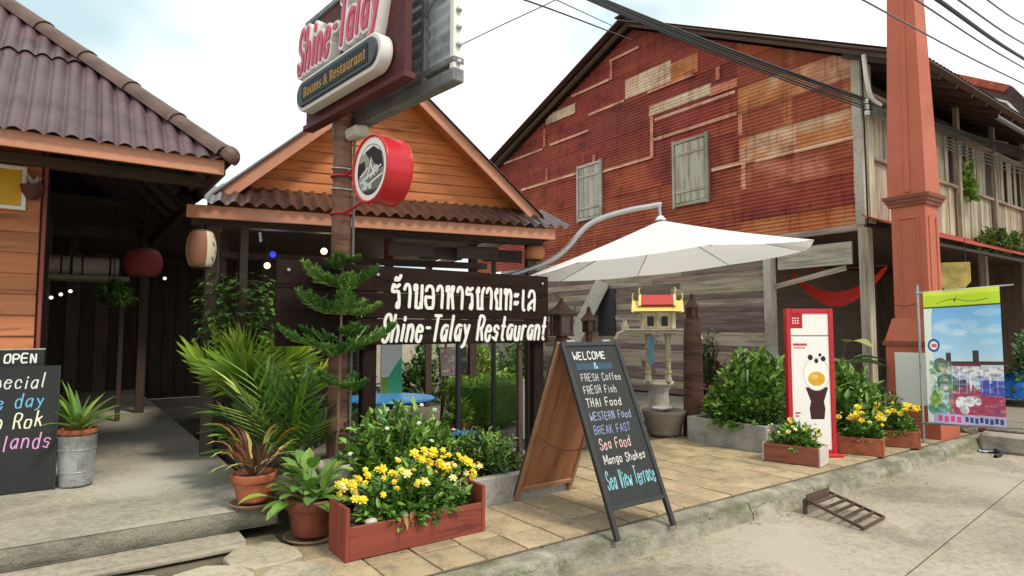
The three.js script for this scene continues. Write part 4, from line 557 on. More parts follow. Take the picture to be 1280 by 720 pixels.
{ // chalkboard on the walkway
  const x1 = onZ(69, 600, -6.28).x, yt = onZ(69, 457, -6.36).y, w = 0.62;
  const s = thing('chalkboard', 'tall black chalkboard with coloured handwriting leaning on the orange wall', 'chalkboard', [x1 - w / 2, 0.226, -6.26]); const H = yt - 0.22;
  const r = rng(16), face = canvasMat(512, 1024, (x, W, HH) => { chalkDust(x, W, HH, r); for (const [t, a, y, ww, h, c, lw] of [['Special', 0.2, 170, 0.66, 118, '#dcdedb', 9], ['One day', 0.12, 330, 0.74, 112, '#6db3dc', 9], ['Koh Rok', 0.12, 500, 0.74, 120, '#ecebc8', 10], ['4 Islands', 0.06, 680, 0.9, 130, '#e29ad6', 9]]) chalk(x, t, a * W, y, h, ww * W, c, lw, r, 0.12); });
  const lf = new THREE.Group(); lf.name = 'leaf'; lf.rotation.x = -0.1; s.add(lf);
  part(lf, 'panel', cbox(w, H, 0.02, 0.003, 1), M.slate, [0, H / 2, 0]); part(lf, 'chalk_face', new THREE.PlaneGeometry(w - 0.03, H - 0.03), face, [0, H / 2, 0.0115]);
  for (const k of [-1, 1]) part(lf, 'frame', cbox(0.018, H, 0.026, 0.003, 1), M.black, [k * (w / 2 - 0.006), H / 2, 0.004]);
  const oc = onZ(27, 448, -6.45), o = thing('open_sign', 'small framed board lettered OPEN above the chalkboard', 'sign', [oc.x, oc.y - 0.09, -6.44]);
  part(o, 'board', cbox(0.3, 0.15, 0.02, 0.004), M.black, [0, 0.09, 0]);
  part(o, 'face', new THREE.PlaneGeometry(0.27, 0.12), canvasMat(256, 112, (x, W, HH) => { x.fillStyle = '#20262a'; x.fillRect(0, 0, W, HH); chalk(x, 'OPEN', 26, 88, 66, 200, '#eef0ec', 12, rng(3), 0.05); }), [0, 0.09, 0.0115]);
  for (const k of [-1, 1]) part(o, 'frame', cbox(0.31, 0.012, 0.026, 0.002), M.wallLight, [0, 0.09 + k * 0.074, 0.002]);
  const yc = onZ(-6, 232, -6.45), ys = thing('yellow_wall_sign', 'yellow panel in a white frame fixed to the orange boards', 'sign', [yc.x, yc.y - 0.17, -6.46]);
  part(ys, 'panel', cbox(0.36, 0.32, 0.03, 0.004), mat([0.62, 0.33, 0.01], { roughness: 0.5 }), [0, 0.17, 0.005]);
  for (const k of [-1, 1]) { part(ys, 'frame', cbox(0.4, 0.03, 0.045, 0.004), M.white, [0, 0.17 + k * 0.165, 0.008]); part(ys, 'frame', cbox(0.03, 0.3, 0.045, 0.004, 1), M.white, [k * 0.185, 0.17, 0.008]); }
  const sc = onZ(40, 250, -6.42), sp = thing('wall_planter', 'small maroon wall basket with pale petals hung at the corner', 'wall basket', [sc.x, sc.y, -6.42]);
  part(sp, 'basket', lathe([[0.001, 0], [0.04, 0.01], [0.075, 0.07], [0.085, 0.12], [0.078, 0.12], [0.066, 0.07], [0.001, 0.03]], 16), M.maroon); part(sp, 'hanger', rod(V(0, 0.1, -0.09), V(0, 0.28, -0.075), 0.006), M.black);
  const L = new Leaves(), q = rng(8); for (let k = 0; k < 26; k++) { const a = q() * 6.28; L.blade(V(0, 0.1, 0), V(Math.cos(a) * 0.6, 1, Math.sin(a) * 0.6), 0.08 + q() * 0.07, 0.03, 0.5, vary([0.45, 0.42, 0.42], q, 0.5)); } part(sp, 'petals', L.geo(), M.leaf);
}

// ================================================================ PLANTS ROUND THE BED
function fanFrond(seed, R, col) {                                 // a palmate leaf on its stalk, built along +Y
  const r = rng(seed), L = new Leaves(), n = 30; const H = 0.0;
  for (let k = 0; k < n; k++) { const t = k / (n - 1), a = lerp(-2.1, 2.1, t), len = R * (0.72 + 0.28 * Math.cos(a * 0.55)) * (0.9 + 0.15 * r()); L.blade(V(0, H, 0), V(Math.sin(a), Math.cos(a), 0.16 + (k % 2) * 0.05), len, R * 0.15, 0.1 + 0.3 * r(), vary(col, r, 0.35), [0.3, 0.8, 1, 0.75, 0.35, 0], 0.6, Math.PI / 2 * 0); }
  return L.geo();
}
function fanPalm(o) {
  const { label, pos, h, R, n, seed, cols } = o, r = rng(seed), p = thing('fan_palm', label, 'palm', pos);
  part(p, 'trunk', rod(V(0, -0.05, 0), V(0, h * 0.35, 0), 0.05, 0.04), M.trunk);
  for (let k = 0; k < n; k++) {
    const a = k / n * 6.283 + r() * 0.5, e = 0.55 + r() * 0.8, base = V(0, h * 0.32, 0), len = h * (0.45 + 0.35 * r()), tip = base.clone().add(V(Math.cos(a) * Math.cos(e), Math.sin(e), Math.sin(a) * Math.cos(e)).multiplyScalar(len));
    const out = V(Math.cos(a), lerp(0.25, 2.4, (e - 0.55) / 0.8), Math.sin(a)).normalize(), g = fanFrond(seed * 31 + k, R * (0.8 + 0.4 * r()), pick(cols, r));
    const m = new THREE.Matrix4().makeBasis(V(-Math.sin(a), 0, Math.cos(a)), out, V(-Math.sin(a), 0, Math.cos(a)).cross(out)); g.applyMatrix4(m).translate(tip.x, tip.y, tip.z);
    const f = part(p, 'frond', g, M.glow); part(f, 'stalk', tube([base, base.clone().lerp(tip, 0.5).add(V(0, 0.03, 0)), tip], 0.008, 8, 5), M.stem);
  }
  return p;
}
{
  const q = gp(312, 560, 0.16);
  fanPalm({ label: 'bright yellow-green fan palm rising beside the walkway edge', pos: [1.68, 0.16, -6.75], h: 1.04, R: 0.5, n: 24, seed: 5, cols: [[0.32, 0.48, 0.04], [0.44, 0.56, 0.07], [0.25, 0.4, 0.04]] });
  // dark grassy palm in a pot
  const p = thing('arching_palm', 'dark green palm with narrow arching leaves behind the croton pot', 'palm', [1.58, 0.02, -5.35]), r = rng(17);
  part(p, 'pot', lathe([[0.001, 0], [0.12, 0], [0.16, 0.28], [0.175, 0.3], [0.16, 0.31], [0.145, 0.26], [0.001, 0.25]], 24), M.stone);
  for (let k = 0; k < 34; k++) { const a = k / 17 * 6.283 + r() * 0.4, e = 0.8 + r() * 0.72, L = new Leaves(), d = V(Math.cos(a) * Math.cos(e), Math.sin(e), Math.sin(a) * Math.cos(e)), len = 0.5 + 0.42 * r(); let b = V(0, 0.26, 0), dd = d.clone(); const col = pick(PAL.mid.concat(PAL.light), r);
    for (let s = 0; s < 9; s++) { const nb = b.clone().addScaledVector(dd, len / 9); L.twig(b, nb, 0.006, [0.06, 0.1, 0.02]); if (s > 2) for (const sd of [-1, 1]) { const side = dd.clone().cross(V(0, 1, 0)).normalize().multiplyScalar(sd * 0.75).addScaledVector(dd, 0.8); L.blade(nb, side, 0.26 + 0.14 * r(), 0.032, 0.25, vary(col, r), [0.4, 1, 0.8, 0.4, 0], 0.4); } b = nb; dd.y -= 0.07; dd.normalize(); } part(p, 'frond', L.geo(), M.leaf); }
  // broad leaves left of it
  const bl = thing('broad_leaf_plant', 'low plant with broad dark oval leaves at the foot of the fan palm', 'plant', [1.36, 0.0, -5.5]), r2 = rng(18);
  part(bl, 'stem', rod(V(0, 0, 0), V(0.02, 0.5, 0), 0.02, 0.012), M.stem);
  for (let k = 0; k < 18; k++) { const a = r2() * 6.283, e = 0.3 + r2() * 0.9, L = new Leaves(), d = V(Math.cos(a) * Math.cos(e), Math.sin(e), Math.sin(a) * Math.cos(e)), tip = V(0, 0.3 + 0.22 * r2(), 0).addScaledVector(d, 0.22 + 0.15 * r2()); L.twig(V(0, 0.15, 0), tip, 0.006, [0.07, 0.12, 0.02]); L.blade(tip, V(d.x, d.y * 0.4, d.z), 0.3, 0.16, 0.6, vary(pick(PAL.mid, r2), r2, 0.3), [0.3, 0.9, 1, 0.8, 0.45, 0], 0.25); part(bl, 'leaf', L.geo(), M.leaf); }
}
function pot(p, R, h, m, soil = 0.86, saucer) {
  const sc = saucer ? 0.035 : 0; part(p, 'pot', lathe([[0.001, sc + 0.004], [R * 0.66, sc + 0.004], [R * 0.72, sc + 0.02], [R * 0.9, h * 0.72], [R * 0.93, h * 0.76], [R * 1.0, h * 0.78], [R * 1.02, h * 0.95], [R * 0.99, h], [R * 0.9, h], [R * 0.86, h * 0.8], [R * 0.84, h * soil]], 36), m);
  part(p, 'soil', new THREE.CircleGeometry(R * 0.86, 24).rotateX(-Math.PI / 2), M.earth, [0, h * soil, 0]);
  if (saucer) part(p, 'saucer', lathe([[0.001, 0], [R * 0.85, 0], [R * 1.02, 0.03], [R * 1.05, 0.036], [R * 0.98, 0.037], [R * 0.8, 0.014], [0.001, 0.012]], 32), M.saucer);
}
{ // croton in a terracotta pot on the walkway corner
  const p = thing('potted_croton', 'terracotta pot of drooping red and yellow striped leaves on the walkway corner', 'potted plant', [1.17, 0.224, -4.82]), r = rng(21); pot(p, 0.155, 0.24, M.terracotta, 0.86, true);
  for (let k = 0; k < 34; k++) { const a = r() * 6.283, e = 0.5 + r() * 0.9, d = V(Math.cos(a) * Math.cos(e), Math.sin(e), Math.sin(a) * Math.cos(e)), L = new Leaves(), b = V(0, 0.2, 0), tip = b.clone().addScaledVector(d, 0.1 + 0.2 * r()); L.twig(b, tip, 0.005, [0.12, 0.05, 0.03]); const c = pick([[0.1, 0.03, 0.03], [0.16, 0.04, 0.03], [0.5, 0.14, 0.03], [0.5, 0.42, 0.1], [0.09, 0.14, 0.03], [0.22, 0.26, 0.05]], r); L.blade(tip, d.clone().add(V(0, 0.1, 0)), 0.16 + 0.12 * r(), 0.032, 1.5, vary(c, r, 0.4), [0.4, 1, 0.9, 0.6, 0], 0.4); part(p, 'leaf', L.geo(), M.leaf); }
  const lt = new Leaves(); for (const [dx, dy, dz] of [[-0.9, 0.45, 0.1], [0.75, 0.7, 0.3], [-0.6, 0.5, 0.5], [0.6, 0.3, -0.4]]) lt.blade(V(0, 0.26, 0), V(dx, dy, dz), 0.34, 0.03, 1.0, [0.5, 0.47, 0.2], [0.3, 1, 0.9, 0.7, 0.4, 0], 0.4); part(p, 'long_leaves', lt.geo(), M.leaf);
}
{ // leafy plant in a brown pot
  const p = thing('potted_leafy_plant', 'brown glazed pot with lush light green leaves beside the red flower box', 'potted plant', [1.5, 0.012, -4.5]), r = rng(22); pot(p, 0.19, 0.3, M.brownPot, 0.86, true);
  for (let k = 0; k < 62; k++) { const a = r() * 6.283, e = r() * 1.35 + 0.1, d = V(Math.cos(a) * Math.cos(e), Math.sin(e), Math.sin(a) * Math.cos(e)), L = new Leaves(), b = V((r() - 0.5) * 0.12, 0.25, (r() - 0.5) * 0.12), tip = b.clone().addScaledVector(d, 0.06 + 0.26 * r()); L.twig(b, tip, 0.005, [0.1, 0.16, 0.03]); L.blade(tip, V(d.x, d.y * 0.6, d.z), 0.14 + 0.07 * r(), 0.095, 0.9, vary(pick(PAL.light, r), r, 0.4), [0.3, 0.95, 1, 0.7, 0], 0.25); part(p, 'leaf', L.geo(), M.glow); }
  const ly = new Leaves(); ly.blade(V(0.05, 0.27, 0.16), V(0.1, -0.2, 0.5), 0.12, 0.06, 1, [0.6, 0.4, 0.06], [0.4, 1, 0.8, 0], 0.2); part(p, 'yellowed_leaf', ly.geo(), M.leaf);
}
{ // Norfolk pine
  const p = thing('norfolk_pine', 'young tiered pine with flat feathery branches in a pale pot before the sign pole', 'pine tree', [1.81, 0.2, -4.88]), r = rng(23);
  part(p, 'pot', lathe([[0.001, 0], [0.11, 0], [0.15, 0.2], [0.165, 0.21], [0.165, 0.25], [0.14, 0.25], [0.13, 0.2], [0.001, 0.19]], 24), M.plaster);
  part(p, 'trunk', rod(V(0, 0.18, 0), V(0.02, 1.86, 0), 0.018, 0.006), M.trunk);
  const tiers = [[0.84, 0.24, 4], [1.12, 0.42, 6], [1.24, 0.34, 3], [1.44, 0.44, 6], [1.66, 0.34, 6], [1.82, 0.17, 5]];
  for (const [y, R, n] of tiers) for (let k = 0; k < n; k++) {
    const a = k / n * 6.283 + r() * 0.5 + y, L = new Leaves(), d = V(Math.cos(a), 0.12 + 0.3 * r(), Math.sin(a)).normalize(), side = V(-Math.sin(a), 0, Math.cos(a)), len = R * (0.6 + 0.55 * r()), col = pick([[0.1, 0.22, 0.045], [0.14, 0.28, 0.055], [0.2, 0.36, 0.08]], r); let b = V(0.01 * y, y + (r() - 0.5) * 0.07, 0), dd = d.clone();
    for (let s = 0; s < 14; s++) {
      const nb = b.clone().addScaledVector(dd, len / 14); L.twig(b, nb, 0.011 - 0.0006 * s, [0.07, 0.1, 0.03]);
      const tl = (s < 2 ? 0.3 : 1) * len * 0.42 * (1 - s / 17);
      for (const sd of [-1, 1]) {
        const tw = dd.clone().multiplyScalar(0.8).addScaledVector(side, sd * (0.55 + 0.3 * r())).add(V(0, 0.05 + 0.3 * r(), 0)).normalize(), te = nb.clone().addScaledVector(tw, tl); te.y += tl * (r() * 0.9 - 0.3); L.twig(nb, te, 0.009, vary(col, r));
        for (let q = 0; q < 9; q++) { const pb = nb.clone().lerp(te, q / 8.5); for (let z = 0; z < 4; z++) L.blade(pb, tw.clone().add(V((r() - 0.5) * 1.5, (r() - 0.25) * 1.5, (r() - 0.5) * 1.5)), 0.042, 0.013, 0.2, vary(col, r), [1, 0.8, 0], 0.2); }
      }
      b = nb; dd.y += s < 4 ? -0.06 : 0.075; dd.normalize();
    }
    part(p, 'branch', L.geo(), M.leaf);
  }
}
// flower boxes
const flowersY = [1, 2, 3].map((s) => flowerGeo(0.03, [0.82, 0.6, 0.02], [0.6, 0.33, 0.02], s)), flowersOld = [flowerGeo(0.022, [0.5, 0.32, 0.06], [0.2, 0.12, 0.03], 14, 5), flowerGeo(0.018, [0.62, 0.42, 0.03], [0.3, 0.2, 0.03], 15, 4)], flowersP = [4, 5].map((s) => flowerGeo(0.028, [0.82, 0.72, 0.25], [0.65, 0.42, 0.05], s));
function flowerBox(name, label, pos, turn, w, h, d, o) {
  const p = thing(name, label, 'flower box', pos, turn, o.group), r = rng(o.seed), m = o.m;
  for (const s of [-1, 1]) part(p, 'side_board', cbox(w - 0.05, h, 0.022, 0.004), m, [0, h / 2 + 0.012, s * (d / 2 - 0.011)]);
  for (const s of [-1, 1]) { if (o.handles) { const sh = new THREE.Shape(); const hh = h + 0.12; sh.moveTo(-d / 2, 0); sh.lineTo(d / 2, 0); sh.lineTo(d / 2, hh); sh.lineTo(-d / 2, hh); const hole = new THREE.Path(); hole.absellipse(0, hh - 0.07, 0.05, 0.028, 0, 6.283, true); sh.holes.push(hole); part(p, 'end_board', boxUV(at(new THREE.ExtrudeGeometry(sh, { depth: 0.022, bevelSize: 0.003, bevelThickness: 0.003, bevelSegments: 1 }), 0, 0.012, 0, 0, Math.PI / 2), 1), m, [s * (w / 2 - 0.012) - 0.011, 0, 0]); } else part(p, 'end_board', cbox(0.022, h, d - 0.002, 0.004, 2), o.endM || m, [s * (w / 2 - 0.012), h / 2 + 0.012, 0]); }
  part(p, 'soil', sheetGeo(8, 20, (i, j) => [lerp(-w / 2 + 0.03, w / 2 - 0.03, i / 20), h * 0.86 + 0.03 * r(), lerp(-d / 2 + 0.02, d / 2 - 0.02, j / 8), i * 0.05, j * 0.03]), M.earth);
  const ph = o.ph; const g = bush({ rx: w / 2 + 0.03, ry: ph, rz: d / 2 + 0.1, n: o.n, len: 0.075, wid: 0.035, pal: PAL.mid.concat(PAL.light.slice(0, 1)), seed: o.seed + 3, y0: h * 0.8 }); part(p, 'foliage', g, M.leaf);
  for (let k = 0; k < o.flowers; k++) { const x = (r() * 2 - 1) * w * 0.5, zz = (r() * 1.5 - 0.5) * (d / 2 + 0.05), top = Math.sqrt(Math.max(0.05, 1 - (x / (w / 2 + 0.1)) ** 2 * 0.7 - (zz / (d / 2 + 0.12)) ** 2 * 0.7)); const f = part(p, 'flower', pick(r() < 0.14 ? flowersOld : o.pale && r() < o.pale ? flowersP : flowersY, r), M.leaf, [x, h * 0.8 + ph * top * (0.72 + 0.4 * r()), zz + 0.02], [0.3 + 0.7 * r(), r() * 6, (r() - 0.5) * 0.9]); f.scale.setScalar(o.fs * (0.55 + 0.85 * r())); }
  return p;
}
{
  const p = flowerBox('flower_box', 'long red wooden trough of yellow flowers with handle holes on the tiled pavement', [2.04, 0.012, -4.04], 0, 1.06, 0.21, 0.3, { seed: 33, m: M.boxWood, handles: true, n: 2500, ph: 0.42, flowers: 96, pale: 0.25, fs: 0.95 });
  for (const [x, z] of [[-0.33, 0.08], [0.22, 0.1], [0.3, -0.02], [-0.1, 0.1]]) part(p, 'white_stone', new THREE.IcosahedronGeometry(0.035, 1).scale(1.3, 0.7, 1), M.plaster, [x, 0.215, z]);
  const dl = new Leaves(); dl.blade(V(-0.12, 0.24, 0.15), V(-0.2, -0.3, 0.8), 0.13, 0.03, 1.2, [0.32, 0.17, 0.06], [0.3, 1, 0.7, 0], 0.4); dl.blade(V(-0.05, 0.25, 0.15), V(-0.4, 0.1, 0.5), 0.12, 0.03, 1.2, [0.25, 0.12, 0.05], [0.3, 1, 0.7, 0], 0.4); part(p, 'dry_leaf', dl.geo(), M.leaf);
  const g = 'planter boxes of yellow flowers along the kerb';
  flowerBox('flower_box', 'red wooden box of small pale yellow daisies below the white advertising board', [6.72, 0.012, -3.86], -1.34, 0.62, 0.2, 0.32, { seed: 35, m: M.boxWood2, endM: M.plaster, n: 900, ph: 0.3, flowers: 22, pale: 0.75, fs: 0.9 });
  flowerBox('flower_box', 'terracotta coloured box of yellow blooms set on the kerb edge under leafy shrubs', [7.82, 0.012, -3.66], -1.2, 0.5, 0.2, 0.32, { seed: 36, m: M.terracotta, n: 800, ph: 0.36, flowers: 20, pale: 0.2, fs: 1.25 });
  flowerBox('flower_box', 'terracotta coloured box of yellow blooms next to the banner pole', [8.72, 0.012, -3.62], -1.2, 0.5, 0.2, 0.32, { seed: 37, m: M.terracotta, n: 800, ph: 0.38, flowers: 22, pale: 0.15, fs: 1.3 });
}
function shrub(name, label, category, pos, o) { const p = thing(name, label, category, pos, 0, o.group), r = rng(o.seed + 9); for (let k = 0; k < (o.stems || 4); k++) { const a = k * 1.7; part(p, 'stem', tube([[0, -0.02, 0], [Math.cos(a) * o.rx * 0.18, o.ry * 0.35, Math.sin(a) * o.rz * 0.18], [Math.cos(a) * o.rx * 0.4, o.ry * 0.72, Math.sin(a) * o.rz * 0.4]], o.sr || 0.009, 8, 5), M.stem); } part(p, 'foliage', bush(o), M.leaf); for (let k = 0; k < (o.flowers || 0); k++) { const a = r() * 6.283, e = r() * 1.3; part(p, 'flower', pick(o.fg, r), M.leaf, [Math.cos(a) * Math.cos(e) * o.rx * 0.95, (o.y0 || 0) + Math.sin(e) * o.ry * 0.95, Math.sin(a) * Math.cos(e) * o.rz * 0.95], [r(), r() * 6, r()]); } return p; }
const whiteFl = [flowerGeo(0.022, [0.75, 0.76, 0.7], [0.6, 0.5, 0.1], 8, 5)];
shrub('leafy_shrub', 'rounded leafy shrub with small white flowers behind the long red trough', 'shrub', [2.3, 0.2, -4.78], { rx: 0.7, ry: 0.74, rz: 0.38, n: 4600, len: 0.085, wid: 0.045, pal: PAL.mid.concat(PAL.light), seed: 44, flowers: 14, fg: whiteFl });
shrub('trailing_shrub', 'low trailing green shrub spilling over the concrete bed edge', 'shrub', [3.08, 0.2, -4.78], { rx: 0.62, ry: 0.44, rz: 0.42, n: 3000, len: 0.06, wid: 0.026, pal: PAL.mid.concat(PAL.olive), seed: 45, droop: 1.1 });
shrub('young_shrub', 'small yellow-green shrub below the right end of the name board', 'shrub', [3.55, 0.2, -5.35], { rx: 0.36, ry: 0.3, rz: 0.34, n: 700, len: 0.09, wid: 0.045, pal: PAL.light.concat(PAL.mid), seed: 46 });
{ // weeds in the joints
  const L = new Leaves(), r = rng(47); const tuft = (x, z, n, h) => { for (let k = 0; k < n; k++) { const a = r() * 6.283; L.blade(V(x + (r() - 0.5) * 0.07, 0.006, z + (r() - 0.5) * 0.02), V(Math.cos(a), 0.9 + r(), Math.sin(a)), h * (0.5 + r()), 0.006, 0.8, vary([0.07, 0.15, 0.03], r), [1, 0.8, 0], 0.2); } };
  for (let k = 0; k < 26; k++) tuft(1.6 + r() * 1.0, -3.86 + (r() - 0.5) * 0.03, 10, 0.02); for (let k = 0; k < 60; k++) { const i = Math.floor(r() * 14), z = -3.43 - Math.floor(r() * 4) * 0.33; tuft(1.0 + i * 0.33 + r() * 0.3, z - 0.0, 5, 0.012); } for (let k = 0; k < 40; k++) tuft(2.2 + r() * 5, -3.13 + r() * 0.03, 6, 0.02);
  const w = shadow(new THREE.Mesh(L.geo(), M.leaf)); w.name = 'weeds'; w.userData = { label: 'thin green weeds growing in the paving joints and along the kerb', category: 'weeds', kind: 'stuff' }; scene.add(w);
}
{ // galvanised bucket with plant
  const p = thing('bucket_plant', 'grey galvanised bucket holding a terracotta pot of strappy green leaves beside the chalkboard', 'potted plant', [0.135, 0.226, -6.3]), r = rng(48);
  part(p, 'bucket', lathe([[0.001, 0.004], [0.115, 0.004], [0.118, 0.02], [0.138, 0.4], [0.143, 0.405], [0.138, 0.412], [0.13, 0.4], [0.11, 0.05]], 36), M.galv); for (const y of [0.12, 0.3]) part(p, 'bucket_bead', new THREE.TorusGeometry(0.119 + y * 0.055, 0.004, 6, 36).rotateX(Math.PI / 2), M.galv, [0, y, 0]);
  part(p, 'inner_pot', lathe([[0.1, 0.3], [0.128, 0.42], [0.14, 0.425], [0.142, 0.46], [0.128, 0.462], [0.12, 0.42], [0.001, 0.42]], 32), M.terracotta);
  for (let k = 0; k < 24; k++) { const a = r() * 6.283, e = 0.45 + r() * 1.0, L = new Leaves(), d = V(Math.cos(a) * Math.cos(e), Math.sin(e), Math.sin(a) * Math.cos(e)); L.blade(V(0, 0.43, 0), d, 0.3 + 0.28 * r(), 0.06, 0.7, vary(pick(PAL.light, r), r, 0.4), [0.4, 0.9, 1, 0.8, 0.45, 0], 0.4); part(p, 'leaf', L.geo(), M.glow); }
}

// ================================================================ YARD OBJECTS
{ // white cantilever parasol, slightly tilted
  const RGT = V(0.81, 0, 0.586), FWD = V(0.586, 0, -0.81), C = V(6.15, 2.33, -5.18), tilt = 5.5 * Math.PI / 180;
  const p = thing('cantilever_parasol', 'white cantilever parasol on a curved steel arm over the entrance', 'parasol', [4.35, 0, -6.45]);
  const R = 1.8, n = 8, ax = RGT.clone().multiplyScalar(Math.cos(tilt)).add(V(0, Math.sin(tilt), 0)), up = V(0, Math.cos(tilt), 0).addScaledVector(RGT, -Math.sin(tilt)), O = C.clone().sub(p.position);
  const P = (a, q, h) => O.clone().addScaledVector(ax, Math.cos(a) * q).addScaledVector(FWD, Math.sin(a) * q).addScaledVector(up, h);
  for (let k = 0; k < n; k++) {
    const a0 = (k) / n * 6.283, a1 = (k + 1) / n * 6.283, g = sheetGeo(10, 8, (i, j) => { const t = j / 10, f = i / 8, rr = R * t, A = P(a0, rr, 0.56 * (1 - t) - 0.02 * Math.sin(t * 3.14)), B = P(a1, rr, 0.56 * (1 - t) - 0.02 * Math.sin(t * 3.14)), q = A.lerp(B, f); q.addScaledVector(up, -0.018 * t * Math.sin(f * Math.PI)); return [q.x, q.y, q.z, f, t]; });
    part(p, 'canopy_panel', g, M.canvas);
    part(p, 'rib', rod(P(a0, 0.05, 0.5), P(a0, R - 0.01, -0.012), 0.008, 0.006, 6), M.steel);
  }
  part(p, 'top_cap', lathe([[0.001, 0.06], [0.03, 0.055], [0.06, 0.02], [0.07, 0]], 16), M.white, P(0, 0, 0.56).toArray());
  const apex = onZ(818, 262, 0) && P(0, 0, 0.74), d0 = apex.clone().add(V(0, -0.16, 0));
  const arm = [V(-0.42, 1.72, -0.1), V(-0.12, 2.02, -0.04), P(Math.PI, 1.35, 0.34).setY(2.42), P(Math.PI, 0.9, 0.6), P(Math.PI, 0.45, 0.72), P(Math.PI, 0.08, 0.755)];
  part(p, 'arm', tube(arm, 0.032, 40, 10), M.steel); part(p, 'hanger', rod(P(0, 0, 0.77), P(0, 0, 0.5), 0.022), M.steel); part(p, 'arm_elbow', rod(P(Math.PI, 0.1, 0.755), P(0, 0.03, 0.765), 0.032), M.steel);
  part(p, 'mast', rod(V(0.02, 0, 0.02), V(0.02, 2.36, 0.02), 0.03), M.black); part(p, 'arm_foot', rod(V(-0.42, 0.06, -0.1), V(-0.42, 1.74, -0.1), 0.035), M.black);
  part(p, 'base_plate', cbox(1.0, 0.08, 0.6, 0.01), M.greyPaint, [-0.22, 0.04, -0.03]);
}
function lampPost(name, label, x, z, h, rad, big) {
  const p = thing(name, label, 'lamp post', [x, 0, z]);
  part(p, 'post', lathe([[0.001, 0], [rad * 1.12, 0], [rad * 1.05, 0.3], [rad, h * 0.45], [rad * 0.93, h * 0.8], [rad * 0.8, h], [0.001, h]], 18), M.log);
  const s = big; for (const y of [0, 1]) part(p, 'lantern_plate', cbox(s * (y ? 1.1 : 0.95), 0.02, s * (y ? 1.1 : 0.95), 0.004), M.log, [0, h + 0.012 + y * s * 1.0, 0]);
  for (const a of [-1, 1]) for (const b of [-1, 1]) part(p, 'lantern_bar', cbox(0.025, s * 0.98, 0.025, 0.003, 1), M.log, [a * s * 0.38, h + 0.015 + s * 0.5, b * s * 0.38]);
  part(p, 'lantern_glass', cbox(s * 0.66, s * 0.94, s * 0.66, 0.004), mat([0.1, 0.055, 0.04], { roughness: 0.2 }), [0, h + 0.015 + s * 0.5, 0]);
  part(p, 'lantern_roof', lathe([[s * 0.85, 0], [s * 0.7, 0.03], [s * 0.3, 0.1], [0.03, 0.15], [0.02, 0.19], [0.001, 0.2]], 4).rotateY(Math.PI / 4), M.log, [0, h + 0.025 + s * 1.0, 0]);
  return p;
}
{
  const a = gp(868, 546); lampPost('lamp_post', 'stout dark log lamp post with small capped lantern beside the grey planter', a.x, a.z, 1.66, 0.135, 0.13);
  const b = onZ(702, 400, -5.75); lampPost('lamp_post', 'dark post with maroon lantern beside the right end of the name board', b.x, b.z, 1.42, 0.09, 0.24);
  const c = onZ(736, 400, -6.6); lampPost('lamp_post', 'slim lamp post with small brown lantern rising from golden spiky leaves', c.x, c.z, 1.46, 0.06, 0.15);
  const q = onZ(742, 425, -6.35), p = thing('spiky_plant', 'golden brown spiky rosette in an urn at the slim lamp post', 'plant', [q.x, 0, q.z]), r = rng(49); part(p, 'urn', lathe([[0.001, 0], [0.16, 0], [0.1, 0.1], [0.17, 0.6], [0.2, 0.95], [0.22, 1.0], [0.19, 1.0], [0.001, 0.95]], 20), M.stone);
  for (let k = 0; k < 22; k++) { const a2 = r() * 6.28, e = 0.2 + r() * 1.1, L = new Leaves(); L.blade(V(0, 0.95, 0), V(Math.cos(a2) * Math.cos(e), Math.sin(e), Math.sin(a2) * Math.cos(e)), 0.42 + 0.2 * r(), 0.05, 0.9, vary(pick([[0.42, 0.27, 0.08], [0.5, 0.36, 0.14], [0.28, 0.17, 0.05]], r), r), [0.6, 1, 0.8, 0.4, 0], 0.5); part(p, 'leaf', L.geo(), M.leaf); }
}
